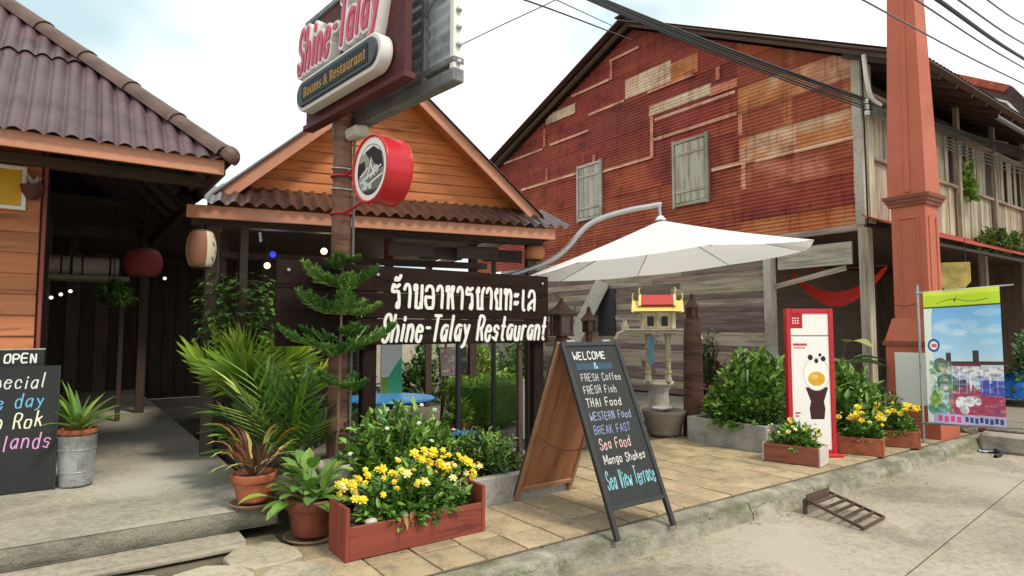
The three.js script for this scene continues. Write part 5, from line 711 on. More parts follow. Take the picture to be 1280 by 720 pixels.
{ // spirit house
  const c = onZ(822, 412, -6.7), p = thing('spirit_house', 'cream and gold spirit house with red roof on four pillars', 'shrine', [c.x, 0, c.z], -0.85), gold = mat([0.8, 0.64, 0.2], { roughness: 0.45 }), rd = mat([0.5, 0.05, 0.04], { roughness: 0.5 });
  part(p, 'plinth', lathe([[0.001, 0], [0.2, 0], [0.2, 0.1], [0.14, 0.16], [0.13, 0.52], [0.2, 0.6], [0.2, 0.66], [0.001, 0.66]], 8), M.plaster);
  for (const x of [-1, 1]) for (const z of [-1, 1]) part(p, 'pillar', lathe([[0.04, 0], [0.045, 0.05], [0.032, 0.07], [0.032, 0.62], [0.045, 0.66], [0.045, 0.72]], 10), M.cream, [x * 0.13, 0.66, z * 0.13]);
  for (let k = 0; k < 3; k++) for (const x of [-1, 1]) for (const z of [-1, 1]) part(p, 'pillar_ring', new THREE.TorusGeometry(0.036, 0.01, 6, 12).rotateX(Math.PI / 2), gold, [x * 0.13, 0.8 + k * 0.18, z * 0.13]);
  part(p, 'terrace', at(cbox(0.86, 0.05, 0.66, 0.01), 0, 1.405, 0), M.cream); part(p, 'terrace_rim', at(cbox(0.92, 0.03, 0.72, 0.008), 0, 1.44, 0), M.cream);
  for (const x of [-1, 1]) for (const z of [-1, 1]) part(p, 'corner_finial', lathe([[0.03, 0], [0.04, 0.05], [0.015, 0.09], [0.001, 0.16]], 8), M.cream, [x * 0.43, 1.45, z * 0.33]);
  for (const x of [-1, 1]) part(p, 'terrace_scroll', tube([[x * 0.42, 1.42, 0.34], [x * 0.5, 1.39, 0.36], [x * 0.54, 1.3, 0.36]], 0.02, 8, 6), M.cream);
  part(p, 'cell', at(cbox(0.46, 0.26, 0.3, 0.006), 0, 1.585, -0.02), M.cream);
  for (const x of [-1, 1]) part(p, 'doorway', at(cbox(0.085, 0.15, 0.02, 0.004, 1), x * 0.09, 1.57, 0.128), M.black);
  for (const x of [-1, 0, 1]) part(p, 'cell_column', lathe([[0.02, 0], [0.016, 0.03], [0.016, 0.22], [0.022, 0.25]], 8), M.cream, [x * 0.19, 1.46, 0.15]);
  for (const [y, w, h] of [[1.72, 0.62, 0.17], [1.82, 0.44, 0.16]]) { const sh = new THREE.Shape([new THREE.Vector2(-0.24 * w / 0.62 - 0.02, 0), new THREE.Vector2(0.24 * w / 0.62 + 0.02, 0), new THREE.Vector2(0.05, h * 0.8), new THREE.Vector2(0, h), new THREE.Vector2(-0.05, h * 0.8)]); part(p, 'roof_tier', at(new THREE.ExtrudeGeometry(sh, { depth: w, bevelEnabled: false }), -w / 2, y, 0, 0, Math.PI / 2), w > 0.5 ? gold : rd); for (const s of [-1, 1]) { part(p, 'gable_end', at(new THREE.ExtrudeGeometry(sh, { depth: 0.03, bevelSize: 0.012, bevelThickness: 0.004, bevelSegments: 1 }), s * (w / 2 + 0.005) - 0.015, y - 0.008, 0, 0, Math.PI / 2), gold); part(p, 'roof_finial', tube([[s * w * 0.5, y + h, 0], [s * (w * 0.5 + 0.02), y + h + 0.05, 0], [s * (w * 0.5 + 0.005), y + h + 0.12, 0]], 0.01, 8, 6), gold); } }
  p.scale.set(1.2, 1.04, 1.2);
  const st = thing('stone_urn', 'squat weathered stone bowl planter at the foot of the spirit house', 'urn', [6.92, 0.012, -5.9]); part(st, 'bowl', lathe([[0.001, 0], [0.2, 0], [0.24, 0.06], [0.27, 0.22], [0.3, 0.3], [0.31, 0.36], [0.27, 0.36], [0.24, 0.28], [0.001, 0.26]], 24), M.stone); part(st, 'soil', new THREE.CircleGeometry(0.25, 20).rotateX(-Math.PI / 2), M.earth, [0, 0.29, 0]); part(st, 'cloth', cbox(0.26, 0.05, 0.18, 0.02), M.white, [0.08, 0.37, -0.1]);
  const off = thing('garland_cloth', 'pale blue ribbon cloth tied to the spirit house pillar', 'cloth', [c.x - 0.3, 0.9, c.z + 0.12], -0.85); part(off, 'ribbon', sheetGeo(8, 3, (i, j) => [lerp(-0.05, 0.05, i / 3), 0.5 - j * 0.055, 0.02 * Math.sin(i * 2 + j), i, j]), mat([0.18, 0.36, 0.45])); part(off, 'tie', rod(V(0, 0.49, 0), V(0.14, 0.5, 0), 0.01), mat([0.5, 0.3, 0.3]));
  shrub('clipped_shrub', 'small round clipped shrub left of the stone bowl', 'shrub', [6.35, 0, -6.15], { rx: 0.34, ry: 0.78, rz: 0.34, n: 1700, len: 0.055, wid: 0.03, pal: PAL.mid, seed: 52 });
}
{ // concrete planter with shrubs
  const p = thing('concrete_planter', 'long pale grey concrete planter of leafy shrubs behind the entrance', 'planter', [7.18, 0.01, -4.88]), c = conc([0.42, 0.41, 0.38], { map: T.speck });
  for (const s of [-1, 1]) { part(p, 'long_wall', cbox(0.06, 0.33, 1.16, 0.01), c, [s * 0.29, 0.165, 0]); part(p, 'short_wall', cbox(0.52, 0.328, 0.06, 0.01), c, [0, 0.165, s * 0.55]); }
  part(p, 'soil', new THREE.PlaneGeometry(0.52, 1.04).rotateX(-Math.PI / 2), M.earth, [0, 0.27, 0]);
  part(p, 'foliage', bush({ rx: 0.46, ry: 1.02, rz: 0.7, n: 3600, len: 0.1, wid: 0.06, pal: PAL.mid.concat(PAL.light), seed: 61, y0: 0.28 }), M.leaf); part(p, 'plant_stake', rod(V(-0.12, 0.26, 0.18), V(-0.08, 0.98, 0.2), 0.012), M.white);
  shrub('tall_shrub', 'yellow-green broad-leaved shrub standing behind the grey planter', 'shrub', [8.15, 0, -5.15], { rx: 0.6, ry: 1.45, rz: 0.62, n: 2600, len: 0.15, wid: 0.08, pal: PAL.light.concat(PAL.mid), seed: 62 });
  shrub('red_leaf_shrub', 'dark red leaved shrub against the boards behind the log lamp post', 'shrub', [9.3, 0, -6.9], { rx: 0.5, ry: 1.75, rz: 0.5, n: 900, len: 0.13, wid: 0.07, pal: [[0.12, 0.03, 0.04], [0.08, 0.1, 0.03], [0.07, 0.14, 0.03]], seed: 63 });
  shrub('leafy_hedge_shrub', 'dense bright green shrub between the white advertising board and the red pillar', 'shrub', [8.45, 0, -4.15], { rx: 0.72, ry: 1.12, rz: 0.56, n: 5200, len: 0.13, wid: 0.06, pal: PAL.light.concat(PAL.mid), seed: 64 });
  shrub('low_shrub', 'low dark shrub in front of the pillar plinth', 'shrub', [9.1, 0, -3.95], { rx: 0.42, ry: 0.8, rz: 0.34, n: 1800, len: 0.07, wid: 0.04, pal: PAL.mid, seed: 65 });
  const t = thing('elephant_ear', 'plant with large heart shaped leaves behind the dense shrub', 'plant', [9.25, 0, -4.75]), r = rng(66); for (let k = 0; k < 9; k++) { const a = r() * 6.28, tip = V(Math.cos(a) * 0.35, 1.0 + 0.55 * r(), Math.sin(a) * 0.35), L = new Leaves(); L.blade(tip, V(Math.cos(a), 0.15, Math.sin(a)), 0.46, 0.36, 0.8, vary(pick(PAL.light, r), r, 0.3), [0.5, 1, 0.95, 0.6, 0.25, 0], 0.2); const lf = part(t, 'leaf', L.geo(), M.glow); part(lf, 'stalk', tube([[0, 0, 0], [tip.x * 0.4, tip.y * 0.6, tip.z * 0.4], tip], 0.012, 8, 5), M.stem); }
}
{ // advertising standee
  const a = gp(988, 574), b = gp(1040, 574), c = a.clone().add(b).multiplyScalar(0.5), w = a.distanceTo(b) * 1.0, d = b.clone().sub(a).normalize();
  const p = thing('advertising_board', 'tall narrow white board with red frame picturing a dessert cup', 'sign board', [7.25, 0.01, -3.95], Math.atan2(-d.z, d.x)), W = 0.56, H = 1.72;
  const face = canvasMat(256, 768, (x, w2, h) => { x.fillStyle = '#f0efec'; x.fillRect(0, 0, w2, h); x.fillStyle = '#b5141f'; x.fillRect(0, 0, 84, 84); x.fillStyle = '#e9d7d6'; for (let k = 0; k < 3; k++) for (let j = 0; j < 3; j++) x.fillRect(20 + k * 16, 22 + j * 14, 10, 8); x.fillStyle = '#8e8c88'; x.fillRect(0, 122, w2, 8); x.fillStyle = '#c0444a'; x.fillRect(20, 170, 90, 14); x.fillStyle = '#d8898c'; x.fillRect(26, 190, 72, 10); x.fillStyle = '#3a1018'; x.beginPath(); x.moveTo(92, 420); x.lineTo(236, 420); x.lineTo(206, 500); x.lineTo(214, 540); x.lineTo(206, 600); x.lineTo(122, 600); x.lineTo(114, 540); x.lineTo(124, 500); x.fill(); x.fillStyle = '#f4f2ec'; x.strokeStyle = '#c9c4ba'; x.lineWidth = 5; x.beginPath(); x.ellipse(164, 345, 82, 92, 0, 0, 7); x.fill(); x.stroke(); x.fillStyle = '#d6a62b'; x.beginPath(); x.ellipse(164, 372, 54, 40, 0, 0, 7); x.fill(); x.fillStyle = '#e3c25e'; x.beginPath(); x.ellipse(150, 360, 26, 16, 0, 0, 7); x.fill(); x.fillStyle = '#17171c'; for (const [px, py, q] of [[128, 250, 16], [166, 270, 13], [210, 258, 15], [190, 236, 10]]) { x.beginPath(); x.arc(px, py, q, 0, 7); x.fill(); } x.fillStyle = '#c0444a'; x.fillRect(22, 560, 34, 10); x.fillRect(22, 578, 26, 8); });
  part(p, 'panel', cbox(W - 0.06, H - 0.1, 0.05, 0.004, 1), M.white, [0, H / 2 + 0.02, 0]); part(p, 'printed_face', new THREE.PlaneGeometry(W - 0.08, H - 0.12), face, [0, H / 2 + 0.02, 0.027]);
  for (const s of [-1, 1]) part(p, 'frame', cbox(0.055, H, 0.08, 0.006, 1), M.red, [s * (W / 2 - 0.027), H / 2 + 0.02, 0]); for (const s of [0, 1]) part(p, 'frame', cbox(W - 0.11, 0.055, 0.078, 0.006), M.red, [0, 0.05 + s * (H - 0.06), 0]); part(p, 'foot', cbox(W + 0.05, 0.04, 0.3, 0.006), M.red, [0, 0.02, 0]);
}
{ // red obelisk pillar
  const p = thing('red_pillar', 'tall tapering red painted pillar with a collar and a panelled plinth', 'pillar', [9.92, 0, -3.77]);
  const sq = (y0, a0, y1, a1) => { const g = new THREE.CylinderGeometry(a1 * Math.SQRT2 / 2, a0 * Math.SQRT2 / 2, y1 - y0, 4, 1).toNonIndexed().rotateY(Math.PI / 4).translate(0, (y0 + y1) / 2, 0); g.computeVertexNormals(); return boxUV(g, 1); };
  part(p, 'plinth', sq(0, 0.66, 1.28, 0.64), M.pillar); part(p, 'plinth_skirt', sq(1.28, 0.7, 1.34, 0.7), M.pillarTrim); part(p, 'plinth_slope', sq(1.34, 0.66, 1.66, 0.5), M.pillar);
  part(p, 'lower_shaft', sq(1.66, 0.45, 3.26, 0.44), M.pillar); for (const [y, a, h] of [[3.26, 0.5, 0.05], [3.31, 0.55, 0.05], [3.36, 0.6, 0.05]]) part(p, 'collar', sq(y, a, y + h, a + 0.02), M.pillarTrim); part(p, 'upper_shaft', sq(3.41, 0.5, 7.4, 0.31), M.pillar);
  for (const s of [-1, 1]) { part(p, 'panel_moulding', at(cbox(0.02, 1.3, 0.025, 0.004, 1), -0.226, 2.45, s * 0.12), M.pillar); part(p, 'panel_moulding', at(cbox(0.025, 1.3, 0.02, 0.004, 1), s * 0.12, 2.45, 0.226), M.pillar); }
  part(p, 'panel_moulding', at(cbox(0.02, 0.03, 0.215, 0.004), -0.226, 3.09, 0), M.pillar);
  part(p, 'shaft_rib', at(cbox(0.03, 3.6, 0.07, 0.006, 1), -0.208, 5.25, 0.02, 0, 0, -0.0255), M.pillar);
  part(p, 'white_panel', at(cbox(0.02, 0.72, 0.46, 0.004, 1), -0.336, 0.82, 0.03), M.white); part(p, 'white_panel', at(cbox(0.46, 0.72, 0.02, 0.004, 1), 0, 0.82, 0.336), M.white);
}
{ // hanging vinyl banner on a pole
  const k = 0.872, a = V(10.57 * k, 0, -3.95 * k), b = V(10.86 * k, 0, -3.08 * k), w = a.distanceTo(b), d = b.clone().sub(a).normalize();
  const p = thing('vinyl_banner', 'printed banner with green header and harbour boats hung beside the red pillar', 'banner', [a.x, -0.005, a.z], Math.atan2(-d.z, d.x));
  const y0 = 0.3, y1 = 2.0; const face = canvasMat(512, 832, (x, W, H) => {
    const r = rng(88); const g = x.createLinearGradient(0, 90, 0, 500); g.addColorStop(0, '#6fb4ea'); g.addColorStop(1, '#c4e6f3'); x.fillStyle = g; x.fillRect(0, 0, W, H); for (let q = 0; q < 14; q++) { x.globalAlpha = 0.25; x.fillStyle = '#eef8fb'; x.beginPath(); x.ellipse(r() * W, 150 + r() * 260, 40 + r() * 60, 10 + r() * 20, 0, 0, 7); x.fill(); } x.globalAlpha = 1;
    x.fillStyle = '#c2e21c'; x.fillRect(0, 0, W, 104); x.fillStyle = '#dcf04a'; x.fillRect(0, 0, W, 30); x.fillStyle = '#3a4a12'; x.fillRect(0, 100, W, 10); x.strokeStyle = '#5f8f1a'; x.lineWidth = 5; x.beginPath(); x.moveTo(90, 82); x.quadraticCurveTo(200, 40, 280, 74); x.quadraticCurveTo(360, 84, 440, 66); x.stroke(); x.fillStyle = '#2f5c1a'; x.beginPath(); x.moveTo(196, 50); x.lineTo(212, 62); x.lineTo(232, 40); x.lineTo(216, 78); x.fill();
    x.fillStyle = '#e9f3ea'; x.beginPath(); x.moveTo(0, 110); x.lineTo(60, 110); x.quadraticCurveTo(20, 320, 110, 800); x.lineTo(0, 832); x.fill(); x.fillStyle = '#2b4c94'; x.beginPath(); x.arc(60, 345, 42, 0, 7); x.fill(); x.fillStyle = '#e6eef5'; x.beginPath(); x.arc(60, 345, 28, 0, 7); x.fill(); x.fillStyle = '#c7604f'; x.fillRect(46, 336, 34, 20);
    x.fillStyle = '#c7dfe4'; x.fillRect(90, 430, W, 60); x.fillStyle = '#3b2a2e'; x.fillRect(120, 446, 400, 22); x.fillRect(140, 392, 34, 80); x.fillRect(318, 380, 40, 80); x.fillStyle = '#7a2430'; x.fillRect(120, 462, 250, 14); x.fillStyle = '#e7ecee'; x.fillRect(130, 484, 390, 44); x.fillStyle = '#b8bfd8'; x.fillRect(150, 536, 360, 30); x.fillStyle = '#b03a58'; x.beginPath(); x.moveTo(150, 640); x.lineTo(512, 600); x.lineTo(512, 780); x.lineTo(150, 780); x.fill(); x.fillStyle = '#3550c4'; x.fillRect(360, 560, 152, 92); x.fillStyle = '#a83a50'; x.beginPath(); x.ellipse(256, 620, 74, 44, 0, 0, 7); x.fill(); x.fillStyle = '#eef0f2'; for (const [px, py, q] of [[232, 700, 40], [286, 690, 34], [250, 740, 30], [340, 690, 22]]) { x.beginPath(); x.arc(px, py, q, 0, 7); x.fill(); } x.fillStyle = '#f1f1f0'; x.fillRect(290, 486, 14, 140); x.fillRect(420, 486, 10, 90); x.fillStyle = '#33395f'; x.fillRect(210, 560, 60, 44);
    x.fillStyle = '#57614a'; x.beginPath(); x.ellipse(100, 470, 50, 46, 0, 0, 7); x.fill(); x.fillStyle = '#d6c89c'; x.beginPath(); x.ellipse(110, 480, 26, 24, 0, 0, 7); x.fill(); x.fillStyle = '#3d6a4f'; x.beginPath(); x.ellipse(140, 580, 70, 60, 0.3, 0, 7); x.fill(); x.fillStyle = '#dfe7e4'; x.beginPath(); x.ellipse(120, 610, 30, 26, 0, 0, 7); x.fill(); x.fillStyle = '#3e9fb0'; x.beginPath(); x.ellipse(70, 740, 66, 46, 0, 0, 7); x.fill(); x.fillStyle = '#9fce4e'; x.beginPath(); x.ellipse(60, 680, 40, 60, 0.3, 0, 7); x.fill(); x.fillStyle = '#b9b6dd'; x.fillRect(40, 772, W - 40, 60); x.fillStyle = '#e0408e'; for (let q = 0; q < 4; q++) x.fillRect(70 + q * 42, 782 + (q % 2) * 4, 28, 36); x.fillStyle = '#38407e'; for (let q = 0; q < 8; q++) x.fillRect(250 + q * 32, 784 + (q % 3) * 3, 22, 32);
    for (let q = 0; q < 420; q++) { const px = 90 + r() * 420, py = 470 + r() * 300; x.globalAlpha = 0.12 + 0.25 * r(); x.fillStyle = ['#d9dde6', '#8a4a5e', '#3f4f8f', '#b56a78', '#5f6a86', '#e9eef0', '#6d3442', '#a9b6cc', '#2e3350'][Math.floor(r() * 9)]; x.fillRect(px, py, 8 + r() * 46, 4 + r() * 14); } for (let q = 0; q < 260; q++) { x.globalAlpha = 0.35; x.fillStyle = ['#3d6a4f', '#8fb764', '#57614a', '#cfd9c0', '#3e9fb0', '#d6c89c'][Math.floor(r() * 6)]; x.beginPath(); x.ellipse(30 + r() * 150, 440 + r() * 330, 4 + r() * 16, 3 + r() * 12, r() * 3, 0, 7); x.fill(); } x.globalAlpha = 0.8; for (let q = 0; q < 7; q++) { x.strokeStyle = '#edf1f4'; x.lineWidth = 3; x.beginPath(); x.moveTo(180 + q * 48, 480); x.lineTo(170 + q * 50, 640); x.stroke(); } x.globalAlpha = 1;
  }, { roughness: 0.35 });
  part(p, 'sheet', sheetGeo(16, 16, (i, j) => { const u = i / 16, v = j / 16; return [0.0 + u * w, lerp(y0, y1, v) + 0.05 * u * v, 0.02 * Math.sin(u * 7 + v * 2) * (0.4 + 0.6 * (1 - v)) + 0.015, u, v]; }), face);
  part(p, 'stand_pole', rod(V(-0.06, 0, -0.02), V(-0.06, 2.1, -0.02), 0.016), M.galv); part(p, 'top_bar', rod(V(-0.08, 1.99, 0.0), V(w + 0.14, 2.06, 0.0), 0.011), M.galv); part(p, 'bottom_bar', rod(V(-0.08, 0.28, 0.0), V(w + 0.16, 0.3, 0.0), 0.013), M.greyPaint); part(p, 'tie_rope', tube([[-0.06, 1.86, -0.02], [-0.2, 1.82, -0.1], [-0.34, 1.85, -0.16]], 0.006, 8, 5), M.cable);
}
{ // kerb ramp of welded bars
  const A = gp(1006, 624, -0.02), B = gp(1034, 614, -0.02), C = gp(1080, 661, -0.13), D = gp(1106, 647, -0.13), o = A.clone().add(D).multiplyScalar(0.5).setY(-0.145), p = thing('kerb_ramp', 'rusty steel bar ramp propped from the road onto the kerb', 'ramp', o.toArray()), l = (v) => v.clone().sub(o);
  for (const [u, v] of [[A, C], [B, D]]) part(p, 'side_rail', bar(l(u), l(v), 0.016, 0.026), M.rusty); for (const t of [0.01, 0.16, 0.34, 0.5, 0.66, 0.82, 0.99]) part(p, 'cross_bar', bar(l(A.clone().lerp(C, t)), l(B.clone().lerp(D, t)), 0.03, 0.01), M.rusty); part(p, 'plate', bar(l(A.clone().lerp(C, 0.04)), l(B.clone().lerp(D, 0.04)), 0.1, 0.01), M.rusty); part(p, 'leg', bar(l(A), l(A.clone().setY(-0.15)), 0.03), M.rusty);
}
{ // bits beyond the kerb
  const a = gp(1262, 575, -0.15), p = thing('concrete_block', 'worn concrete drain block at the end of the kerb', 'concrete block', [a.x + 1.0, -0.152, a.z - 0.2], 0.1); part(p, 'body', cbox(1.2, 0.26, 0.6, 0.04), M.kerb, [0, 0.13, 0]); part(p, 'lid', cbox(0.9, 0.04, 0.5, 0.012), M.stone, [0.05, 0.282, 0]);
  const d = gp(1240, 566, -0.15), q = thing('plastic_scrap', 'crumpled pale blue plastic and black rubber scrap on the road', 'litter', [d.x, -0.145, d.z], 0.6), r = rng(91); part(q, 'plastic', sheetGeo(6, 8, (i, j) => [i * 0.05 - 0.1, 0.004 + 0.03 * r(), j * 0.05 - 0.15, i, j]), mat([0.4, 0.5, 0.58])); part(q, 'rubber', tube([[-0.42, 0.02, -0.1], [-0.25, 0.03, 0.02], [-0.05, 0.045, 0.02]], 0.022, 10, 6), M.black);
  for (const [px, py, s, c] of [[1205, 541, 0.17, M.stone], [1222, 539, 0.14, M.pillarTrim], [1182, 545, 0.13, M.stone], [1196, 536, 0.12, M.pillarTrim]]) { const g = gp(px, py), st = thing('loose_stone', ['rough grey stone', 'broken red brick lump'][c === M.stone ? 0 : 1] + ' lying behind the kerb below the banner', 'stone', [g.x, 0.0, Math.min(g.z, -3.5)], px, c === M.stone ? 'grey stones behind the kerb' : 'brick lumps behind the kerb'); const geo = new THREE.IcosahedronGeometry(s, 2), pp = geo.attributes.position, rr = rng(px); const k = [rr(), rr(), rr()]; for (let i = 0; i < pp.count; i++) { const x = pp.getX(i), y = pp.getY(i), z = pp.getZ(i), f = 0.85 + 0.2 * Math.sin(x * 22 + k[0] * 9) * Math.sin(y * 19 + k[1] * 9 + z * 17); pp.setXYZ(i, x * f * 1.25, Math.max(-s * 0.5, y * f * 0.8) + s * 0.5, z * f); } geo.computeVertexNormals(); part(st, 'body', boxUV(geo), c); }
  const y = onZ(1191, 346, -4.32), ys = thing('yellow_shop_sign', 'small yellow shield sign hanging under the red canopy', 'sign', [y.x, y.y - 0.25, -4.32], -0.9); const sh = new THREE.Shape([new THREE.Vector2(-0.26, 0.5), new THREE.Vector2(0.26, 0.5), new THREE.Vector2(0.26, 0.16), new THREE.Vector2(0.14, 0.02), new THREE.Vector2(-0.14, 0.02), new THREE.Vector2(-0.26, 0.16)]); part(ys, 'panel', new THREE.ExtrudeGeometry(sh, { depth: 0.03, bevelSize: 0.006, bevelThickness: 0.004, bevelSegments: 1 }), mat([0.55, 0.42, 0.12], { map: T.speck })); for (const s of [-1, 1]) part(ys, 'chain', rod(V(s * 0.2, 0.5, 0.015), V(s * 0.2, 0.95, 0.015), 0.006), M.black);
  const bt = onZ(1275, 500, -4.6), tp = thing('blue_tarp', 'blue tarpaulin heaped beside the shop front', 'tarpaulin', [bt.x + 0.75, 0, -4.7]); part(tp, 'sheet', sheetGeo(12, 18, (i, j) => { const u = i / 18, v = j / 12; return [lerp(-0.9, 0.9, u), 0.62 * Math.sin(u * 3.14) ** 0.6 * Math.sin(v * 3.14) ** 0.5 + 0.03 * Math.sin(u * 30 + v * 9), lerp(-0.5, 0.5, v), u, v]; }), M.blueTarp);
  const q1 = onZ(1268, 440, -4.9); shrub('street_shrub', 'dark green bushy shrub beside the shop front behind the banner', 'shrub', [q1.x, 0, -4.6], { rx: 1.3, ry: 1.7, rz: 0.45, n: 1500, len: 0.16, wid: 0.08, pal: PAL.dark.concat(PAL.mid), seed: 93 });
  const v1 = onZ(1211, 222, -5.0); shrub('wall_creeper', 'small light green creeper sprouting from the old plank wall', 'creeper', [v1.x, v1.y - 0.5, -4.98], { rx: 0.3, ry: 1.1, rz: 0.14, n: 420, len: 0.12, wid: 0.07, pal: PAL.light, seed: 94 });
  const v2 = onZ(1248, 296, -4.7); shrub('canopy_creeper', 'grey green creeper sprawling over the red canopy', 'creeper', [v2.x + 0.4, 3.3, -4.75], { rx: 2.2, ry: 0.5, rz: 0.35, n: 1500, len: 0.14, wid: 0.06, pal: PAL.olive.concat(PAL.mid), seed: 95, droop: 1.2 });
  const sw = thing('red_swag', 'red cloth swag hung across the shop opening', 'cloth', [12.0, 2.3, -5.9]); part(sw, 'cloth', sheetGeo(4, 24, (i, j) => { const u = i / 24; return [0.03 * Math.sin(i * 1.3 + j), 0.34 - 0.42 * Math.sin(u * Math.PI) - j * 0.05 * (0.4 + Math.sin(u * 3.14)), lerp(-0.95, 0.85, u), u, j]; }), M.redCloth); part(sw, 'cord', rod(V(0, 0.36, -0.97), V(0, 0.36, 0.87), 0.008), M.redCloth);
}
{
  const r = rng(311), base = new THREE.IcosahedronGeometry(1, 0), list = []; for (let k = 0; k < 190; k++) { const g = k < 150, x = g ? 1.5 + r() * 10 : -1 + r() * 12, z = g ? -3.17 + Math.abs(r() - r()) * 0.2 : -3.0 + r() * 3.6, q = 0.003 + 0.008 * r() ** 2; list.push(base.clone().scale(q * (1 + r()), q * 0.7, q).rotateY(r() * 6).translate(x, -0.145 + q * 0.4, z)); }
  const m = shadow(new THREE.Mesh(merge(list), M.kerb)); m.name = 'grit'; m.userData = { label: 'small stones and grit scattered along the gutter and road', category: 'grit', kind: 'stuff' }; scene.add(m);
}
// ================================================================ INSIDE THE PAVILION AND PASSAGE
{
  const t = thing('round_table', 'round bright blue topped table inside the pavilion', 'table', [3.05, 0, -6.6]); part(t, 'tabletop', lathe([[0.001, 0.7], [0.5, 0.7], [0.52, 0.715], [0.5, 0.73], [0.001, 0.731]], 36), M.blue); part(t, 'pedestal', lathe([[0.001, 0], [0.26, 0], [0.25, 0.03], [0.06, 0.06], [0.045, 0.68], [0.1, 0.7]], 20), M.dark);
  const s = thing('round_stool', 'low round blue stool beside the hedge', 'stool', [3.95, 0, -6.35]); s.scale.set(1, 0.62, 1); part(s, 'seat', lathe([[0.001, 0.42], [0.18, 0.42], [0.19, 0.435], [0.18, 0.45], [0.001, 0.452]], 24), M.blue); for (let k = 0; k < 4; k++) { const a = k * 1.57 + 0.7; part(s, 'leg', rod(V(Math.cos(a) * 0.17, 0, Math.sin(a) * 0.17), V(Math.cos(a) * 0.11, 0.43, Math.sin(a) * 0.11), 0.014), M.dark); }
  const chair = (name, label, x, z, turn) => { const c = thing(name, label, 'chair', [x, 0, z], turn); part(c, 'seat', cbox(0.42, 0.03, 0.42, 0.008), M.dark, [0, 0.44, 0]); part(c, 'backrest', cbox(0.42, 0.12, 0.025, 0.006), M.dark, [0, 0.85, -0.2]); part(c, 'backrest', cbox(0.42, 0.08, 0.025, 0.006), M.dark, [0, 0.66, -0.2]); for (const a of [-1, 1]) { part(c, 'leg', cbox(0.035, 0.43, 0.035, 0.004, 1), M.dark, [a * 0.19, 0.215, 0.19]); part(c, 'leg', cbox(0.035, 0.92, 0.035, 0.004, 1), M.dark, [a * 0.19, 0.46, -0.2 - 0.0]); } };
  chair('dining_chair', 'dark wooden chair drawn up to the round blue table', 2.45, -7.0, 1.2);
  const q = onZ(489, 470, -7.6), m = thing('painted_screen', 'tall white and sea green painted panel standing in the pavilion', 'screen', [q.x, 0, -7.6]); part(m, 'panel', cbox(0.3, 1.35, 0.03, 0.004, 1), M.white, [0, 0.68, 0]); part(m, 'painted_face', new THREE.PlaneGeometry(0.29, 1.34), canvasMat(64, 256, (x, w, h) => { x.fillStyle = '#d6d8d2'; x.fillRect(0, 0, w, h); x.fillStyle = '#3fae8c'; x.beginPath(); x.moveTo(0, 120); x.quadraticCurveTo(40, 60, 64, 40); x.lineTo(64, 256); x.lineTo(0, 256); x.fill(); x.fillStyle = '#6f9b3c'; x.fillRect(0, 90, 22, 40); x.fillStyle = '#7fcab4'; x.fillRect(20, 160, 30, 60); }), [0, 0.68, 0.018]); part(m, 'foot', cbox(0.34, 0.04, 0.3, 0.005), M.dark, [0, 0.02, 0]);
  const e0 = onZ(567, 452, -8.6), e = thing('menu_easel', 'grey picture menu on a dark easel behind the hedge', 'easel', [e0.x, 0, -8.6]); part(e, 'board', at(cbox(0.52, 0.46, 0.03, 0.004), 0, e0.y, 0, -0.15), M.dark); part(e, 'picture', at(new THREE.PlaneGeometry(0.5, 0.44), 0, e0.y, 0.018, -0.15), canvasMat(128, 128, (x) => { const r = rng(6); x.fillStyle = '#77736f'; x.fillRect(0, 0, 128, 128); for (let k = 0; k < 30; k++) { x.fillStyle = ['#9a8f92', '#5d5f66', '#8c5f58', '#a9a7a5'][k % 4]; x.fillRect(r() * 110, r() * 110, 8 + r() * 22, 6 + r() * 14); } })); for (const k of [-1, 1]) part(e, 'leg', bar(V(k * 0.2, 0, 0.05 * k), V(k * 0.12, e0.y + 0.3, -0.04), 0.03), M.dark); part(e, 'leg', bar(V(0, 0, -0.4), V(0, e0.y + 0.2, -0.05), 0.03), M.dark);
  // clipped hedge
  const h = thing('box_hedge', 'clipped box hedge with bright tips beyond the name board', 'hedge', [5.45, 0, -8.25], 0.5), r = rng(101), L = new Leaves(); part(h, 'core', cbox(1.05, 0.66, 0.75, 0.06), mat([0.08, 0.17, 0.03], { roughness: 1 }), [0, 0.36, 0]);
  for (let k = 0; k < 5200; k++) { const f = Math.floor(r() * 5), u = r() * 2 - 1, v = r() * 2 - 1, n = [V(0, 1, 0), V(1, 0, 0), V(-1, 0, 0), V(0, 0, 1), V(0, 0, -1)][f], b = f === 0 ? V(u * 0.56, 0.72, v * 0.42) : f < 3 ? V(n.x * 0.56, 0.36 + u * 0.36, v * 0.42) : V(u * 0.56, 0.36 + v * 0.36, n.z * 0.42); b.add(V((r() - 0.5) * 0.07, (r() - 0.5) * 0.09, (r() - 0.5) * 0.07)); L.blade(b, n.clone().add(V(r() - 0.5, r() * 0.9, r() - 0.5)), 0.045, 0.022, 0.3, vary(pick(PAL.hedge, r), r, 0.5), [0.3, 1, 0]); } part(h, 'foliage', L.geo(), M.leaf);
  const pp = gp(562, 532), p2 = thing('terracotta_pot_plant', 'small leafy plant in a red clay pot beside the blue table', 'potted plant', [4.35, 0, -7.25]); pot(p2, 0.17, 0.28, M.terracotta, 0.86); part(p2, 'foliage', bush({ rx: 0.25, ry: 0.42, rz: 0.25, n: 420, len: 0.11, wid: 0.05, pal: PAL.light, seed: 104, y0: 0.24 }), M.leaf);
